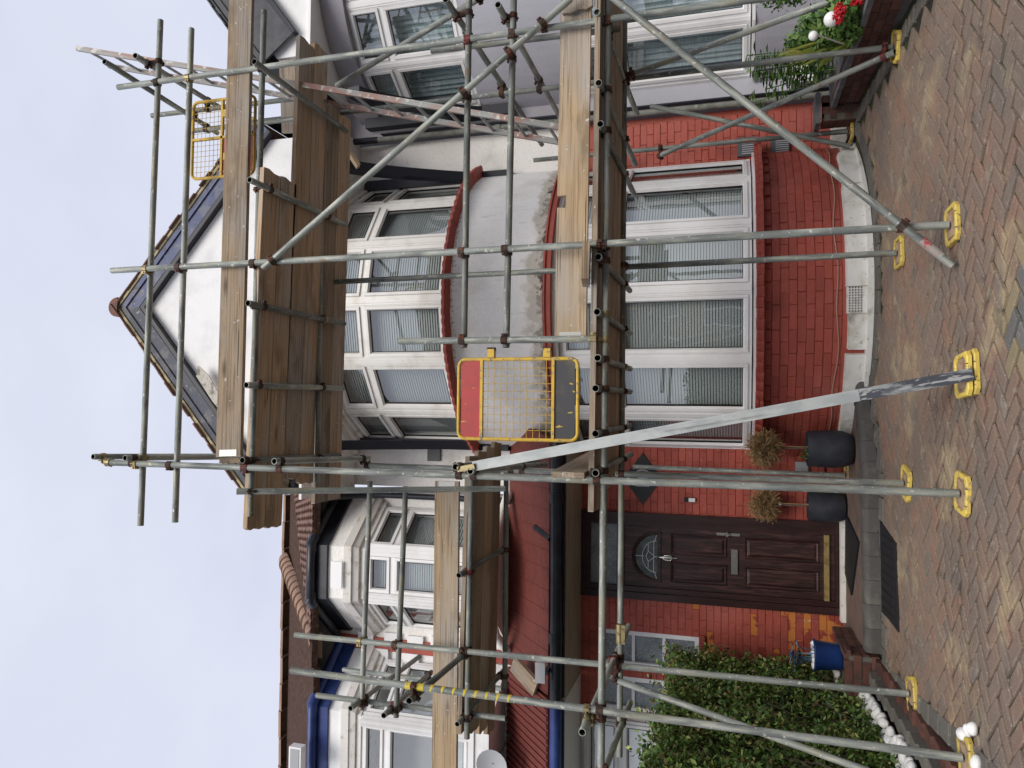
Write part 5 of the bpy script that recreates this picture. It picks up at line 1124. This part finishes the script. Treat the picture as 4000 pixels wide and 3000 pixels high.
# upper deck
zU = 4.855
for k in range(4):
    y = YF(0)+.06+.1125+k*.236; xl = -.95-.02*k if k < 2 else (-.6 if k == 2 else -.66)
    xr = at(1000, 660, 5.1).x if k < 2 else at(1130, 200, 5.6).x+.05*k; board('%s board of the upper working platform seen from below, counted from the street' % ordn[k], (xr, y+.06, zU), (xl, y-.06, zU+.0), m_woodd, rough_end=True, grp='upper platform boards')
for k in range(2):
    y = 6.13+k*.228; board(('outer' if k == 0 else 'wall-side')+' inner board of the upper platform next to the upper bay window', (at(1290, 405, 6.1).x-.02*k, y, zU+.005), (-.86, y-.08, zU+.005), m_woodd if k else m_wood, grp='upper platform boards')
def toe(label, x1, y1, x2, y2, Y1, Y2, mat, h=.222, **kw):
    p0, p1 = at(x1, y1, Y1), at(x2, y2, Y2); return board(label, p0, p1, mat, wd=h, up=(0, -1, 0), **kw)
toe('upper toe board crossing in front of the white gable', 946, -60, 896, 1782, YA+.09, YC+.09, m_wood)
toe('lower toe board with a square notch in front of the bay spandrel', 2251, 42, 2229, 1326, YA+.09, YB+.1, m_woodn, notch=.22)
toe('short grey toe board end at the right picture edge above the lower platform', 2242, -150, 2256, 44, YA+.045, YA+.05, m_wood, rough_end=True)
toe('left toe board below the oriel window', 1748, 1880, 1737, 3080, 6.16, YD+.1, m_woodn)
# lower deck
zL = 2.172
for k in range(5):
    y = YF(0)+.02+.1125+k*.235; board('%s board of the lower platform over the ground-floor window, counted from the street' % ordn[k], (3.4, y+.14, zL), (-.68+.05*k, y-.03, zL), m_woodd if k else m_wood, grp='lower platform boards')
board('toe board standing on edge across the left end of the lower platform', (-.43, 4.86, 2.31), (-.36, 6.3, 2.31), m_wood, up=(-1, 0, 0), strap=False, rough_end=True)
p = at(2288, 1030, YB-.06); board('short board stub with a perforated metal end strip on the lower platform', p+V3((-.13, .0, -.0)), p+V3((.13, .03, .0)), m_wood, wd=.2, th=.05, up=(0, -.15, 1), strap=False)
board('sawn toe board across the left end of the upper platform', at(915, 1800, 4.95), at(1000, 1790, 5.6), m_wood, up=(-1, 0, 0), strap=False, rough_end=True)
# left deck
zS = 3.485
for k in range(4):
    y = 6.13+.12+k*.237; board('%s board of the left platform above the red canopy, counted from the street' % ordn[k], (-.42+.03*k, y+.03, zS), (-2.75-(.1*k), y-.1, zS), m_woodd if k else m_wood, grp='left platform boards', rough_end=k > 0)
board('short split board lying on the red canopy roof', at(2005, 2590, 7.75), at(2095, 2690, 7.62), m_wood, up=(0, -.6, .75), strap=False)
board('upright board behind the ladder top at the right of the upper platform', at(1130, 235, 6.35), at(1140, 520, 6.5), m_wood, up=(0, -1, .1), strap=False)
board('pale board wedged under the upper platform beside the black bracket', at(1340, 560, 7.0), at(1400, 650, 7.1), m_woodn, up=(0, -.5, .8), strap=False, wd=.15)
board('wooden packing piece on the left end of the upper platform', at(1062, 1868, 5.4), at(1120, 1885, 5.7), m_woodn, up=(0, 0, 1), wd=.12, strap=False)
# ------------------------------------------------------------------ ladders
def ladder(label, foot, top, rung, n_, mat, sw=.03, sd2=.066, dark=None, first=.2):
    t = thing('ladder', label, 'ladder', foot); foot, top, rung = V3(foot), V3(top), V3(rung); a = (top-foot).normalized(); nrm = a.cross(rung).normalized()
    for k in (0, 1):
        b0, b1 = foot+rung*k, top+rung*k; L_ = (b1-b0).length
        def stile(A, B, mt, nm):
            m_ = MB(); h = (B-A).length/2; m_.box(-sw/2, sw/2, -sd2/2, sd2/2, -h, h); m_.box(-sw/2-.002, sw/2+.002, -sd2/2-.002, -sd2/2+.012, -h+.001, h-.001)
            x = (rung-a*rung.dot(a)).normalized(); z = a; y = z.cross(x); q = Matrix((x, y, z)).transposed().to_quaternion(); inst(nm, m_.mesh(nm, mt), t, (A+B)/2, q)
        if dark: stile(b0, b0+a*L_*dark, m_aludk, 'stile'); stile(b0+a*(L_*dark+.001), b1, mat, 'stile')
        else: stile(b0, b1, mat, 'stile')
    Lt = (top-foot).length
    for i in range(n_):
        s = first+i*(Lt-first-.12)/(n_-1); p = foot+a*s; MB().tube([p+rung*.02, p+rung*.98], .0135, 8).build('rung', m_alu, t, smooth=40)
    return t
lf = gp(3800, 1462, .04); lt = at(1850, 1822, 4.86)
ladder('galvanised box-section ladder rising from the drive to the lower platform gate', lf, lt, (lf-CAM).cross(lt-CAM).cross(V3((0, 0, 1))).normalized()*(.34 if (lf-CAM).cross(lt-CAM).cross(V3((0, 0, 1))).y > 0 else -.34), 12, m_alu, dark=.19)
MB().bar(lt-(lt-lf).normalized()*.02, lt+(lt-lf).normalized()*.11, .036, .07, (0, 1, 0)).build('stile_cap', m_brass, D.objects['ladder'])
base_plate('upper of two stacked yellow base plates under the ladder foot', (lf.x+.0, lf.y+.12, g(lf.y+.12)+.038), .1, 1.05); base_plate('lower of two stacked yellow base plates under the ladder foot', (lf.x+.01, lf.y+.12, g(lf.y+.12)+.003), .1, 1.08)
lb0, lt0 = at(2235, 505, 5.6), at(302, 190, 5.6)
ladder('ladder with worn red paint climbing from lower to upper platform on the right', lb0, lt0, (0.0, .38, 0), 17, m_ladr, sd2=.042)
# ------------------------------------------------------------------ yellow self-closing gates
def gate(label, x0, x1, y, z0, z1, plates, bars, hinge, mesh_rect):
    t = thing('safety_gate', label, 'gate', ((x0+x1)/2, y, z0)); r = .013; o = MB(); c = .05
    cor = lambda cx, cz, a0: [(cx+c*math.cos(rad(a0+k*22.5)), y, cz+c*math.sin(rad(a0+k*22.5))) for k in range(5)]
    lp = cor(x1-c, z1-c, 0)[::-1] if False else cor(x1-c, z1-c, 0)+cor(x0+c, z1-c, 90)+cor(x0+c, z0+c, 180)+cor(x1-c, z0+c, 270); lp.append(lp[0]); o.tube(lp, r, 8); o.build('frame', m_yelp, t, smooth=50)
    for (a0, b0, a1, b1) in bars: MB().bar((a0, y, b0), (a1, y, b1), .02, .026, (0, 1, 0)).build('cross_bar', m_yelp, t)
    for (a0, a1, b0, b1, mt) in plates: MB().box(a0, a1, y-.002, y+.002, b0, b1).build('panel', mt, t)
    for (a0, a1, b0, b1, nx_, nz_) in mesh_rect:
        o = MB()
        for k in range(1, nx_): x = a0+(a1-a0)*k/nx_; o.tube([(x, y+.003, b0), (x, y+.003, b1)], .002, 6)
        for k in range(1, nz_): z = b0+(b1-b0)*k/nz_; o.tube([(a0, y-.003, z), (a1, y-.003, z)], .002, 6)
        w_ = o.build('wire_mesh', m_yelp, t)
    for (hx, hz) in hinge:
        MB().box(hx-.05, hx+.01, y-.02, y+.02, hz-.025, hz+.025).build('hinge_clip', m_yelp, t); MB().tube([(hx+.01, y, hz-.03), (hx+.01, y, hz+.03)], .014, 8).build('hinge_spring', m_rust, t)
    return t
gy = YB-.03
a, b = at(1790, 1712, gy), at(2258, 1400, gy); x0, x1, z0, z1 = a.x, b.x, b.z, a.z; hgt = z1-z0
gate('yellow mesh safety gate with red and dark panels beside the bay on the lower platform', x0, x1, gy, z0, z1, [(x0+.01, x1-.01, z1-.2*hgt+.012, z1-.02, m_redp), (x0+.012, x1-.012, z0+.02, z0+.2*hgt-.012, m_dkp)],
     [(x0, z1-.2*hgt, x1, z1-.2*hgt), (x0, z0+.2*hgt, x1, z0+.2*hgt)], [(x1+.06, z1-.28*hgt), (x1+.06, z0+.25*hgt)], [(x0+.01, x1-.01, z0+.2*hgt, z1-.2*hgt, 10, 11)])
a, b = at(749, 701, YA+.15), at(905, 384, YA+.15); x0, x1, z1 = a.x, b.x, a.z; z0 = z1-.62; zm = at(868, 545, YA+.15).z; xm = at(800, 545, YA+.15).x
gate('yellow mesh safety gate with a red panel above the upper platform against the sky', x0, x1, YA+.15, z0, z1, [(x0+.01, xm-.012, zm-.3, zm-.012, m_redp)], [(xm, z0, xm, z1), (x0, zm, x1, zm)], [(at(872, 435, YA+.1).x+.02, at(872, 435, YA+.1).z), (at(872, 605, YA+.1).x+.02, at(872, 605, YA+.1).z)],
     [(x0+.01, xm-.01, zm, z1-.01, 7, 7), (xm+.01, x1-.01, zm, z1-.01, 7, 7), (xm+.01, x1-.01, z0, zm, 7, 8)])
# ------------------------------------------------------------------ fallen leaves on the paving
rq = random.Random(33); lm = M('fallen_yellow_leaf', (.4, .28, .12), .8, rand=.4)
lme = MB(); lme.add([(-.02, 0, .002), (-.005, -.008, .004), (.02, 0, .002), (-.004, .008, .003)], [(0, 1, 2, 3)]); lme = lme.mesh('fallen_leaf', lm)
for k in range(46):
    x, y = (3400+rq.random()*600, rq.random()*3000) if k < 26 else (3425+rq.uniform(-6, 12), 2020+rq.random()*450)
    q = gp(x, y, .008)
    if q.y > 6.6 and k < 26 or abs(q.x) > 2.6: continue
    s = rq.uniform(.4, 1.0); tag(inst('fallen_leaf', lme, None, q, (0, 0, rq.uniform(0, 6.28)), (s, s, 1)), 'tiny dry leaf fallen on the block paving', 'leaf', 'fallen leaves on the paving')
# ------------------------------------------------------------------ houses across the street (mirrored in the panes)
m_obr = M('buff_brick_wall', (.26, .19, .13), .9, layers=[dict(s=6, c=(.2, .14, .1), lo=.4, hi=.7)])
for k, (x, lb) in enumerate(((-8.2, 'left'), (0.2, 'middle'), (8.6, 'right'))):
    yb = -19.; t = thing('opposite_house', '%s house of the row across the street, reflected in the window panes' % lb, 'house', (x, yb, -.15), 'houses across the street')
    MB().box(x-4, x+4, yb-7, yb, -.3, 5.6).build('wall', m_obr if k != 1 else m_gable, t)
    MB().prism([(x-4.15, yb+.3, 5.5), (x-4.15, yb-3.5, 8.6), (x-4.15, yb-7.3, 5.5)], (8.3, 0, 0)).build('roof', m_plain, t)
    for (wx, wz, ww, wh) in ((-2.4, 1., 2., 1.5), (1.9, .95, 1.6, 1.6), (-2.4, 3.7, 1.9, 1.3), (.2, 3.8, .8, 1.1), (2.3, 3.7, 1.5, 1.3)):
        f_ = MB().box(x+wx-ww/2, x+wx+ww/2, yb-.05, yb+.05, wz, wz+wh).build('window', m_upvc, t); MB().box(x+wx-ww/2+.08, x+wx-.04, yb+.05, yb+.06, wz+.08, wz+wh-.08).build('pane', m_dgrey, f_); MB().box(x+wx+.04, x+wx+ww/2-.08, yb+.05, yb+.06, wz+.08, wz+wh-.08).build('pane', m_dgrey, f_)
    MB().box(x-.35, x+.55, yb-.05, yb+.04, -.1, 2.1).build('door', m_doorf, t); MB().box(x+3.2, x+4., yb-4.2, yb-3., 7.6, 9.6).build('chimney', m_obr, t)
tr = thing('street_tree', 'leafy street tree across the road, reflected in the ground-floor panes', 'tree', (3.9, -13.5, -.2))
MB().tube([(3.9, -13.5, -.3), (3.95, -13.5, 1.8), (3.8, -13.4, 3.4)], [.17, .13, .08], 10).build('trunk', m_bark, tr)
for (a0, b0, c0) in ((3.2, -13.3, 4.2), (4.6, -13.6, 4.6), (3.7, -13.2, 5.3)): MB().tube([(3.88, -13.45, 2.4), (a0, b0, c0)], [.07, .02], 6).build('limb', m_bark, tr)
o = MB(); rq = random.Random(8)
for k in range(14): leafcloud(o, (3.8+rq.gauss(0, .9), -13.5+rq.gauss(0, .8), 4.6+rq.gauss(0, .8)), (.8, .8, .6), 230, .09, rq, .3)
o.build('crown', m_leaf, tr)
roof_sheet(G, [(4.7, 7.9, 6.12), (2.75, 7.9, 6.12), (2.75, 11.2, 8.5), (4.7, 11.2, 8.5)], m_slateR, 'main_roof')
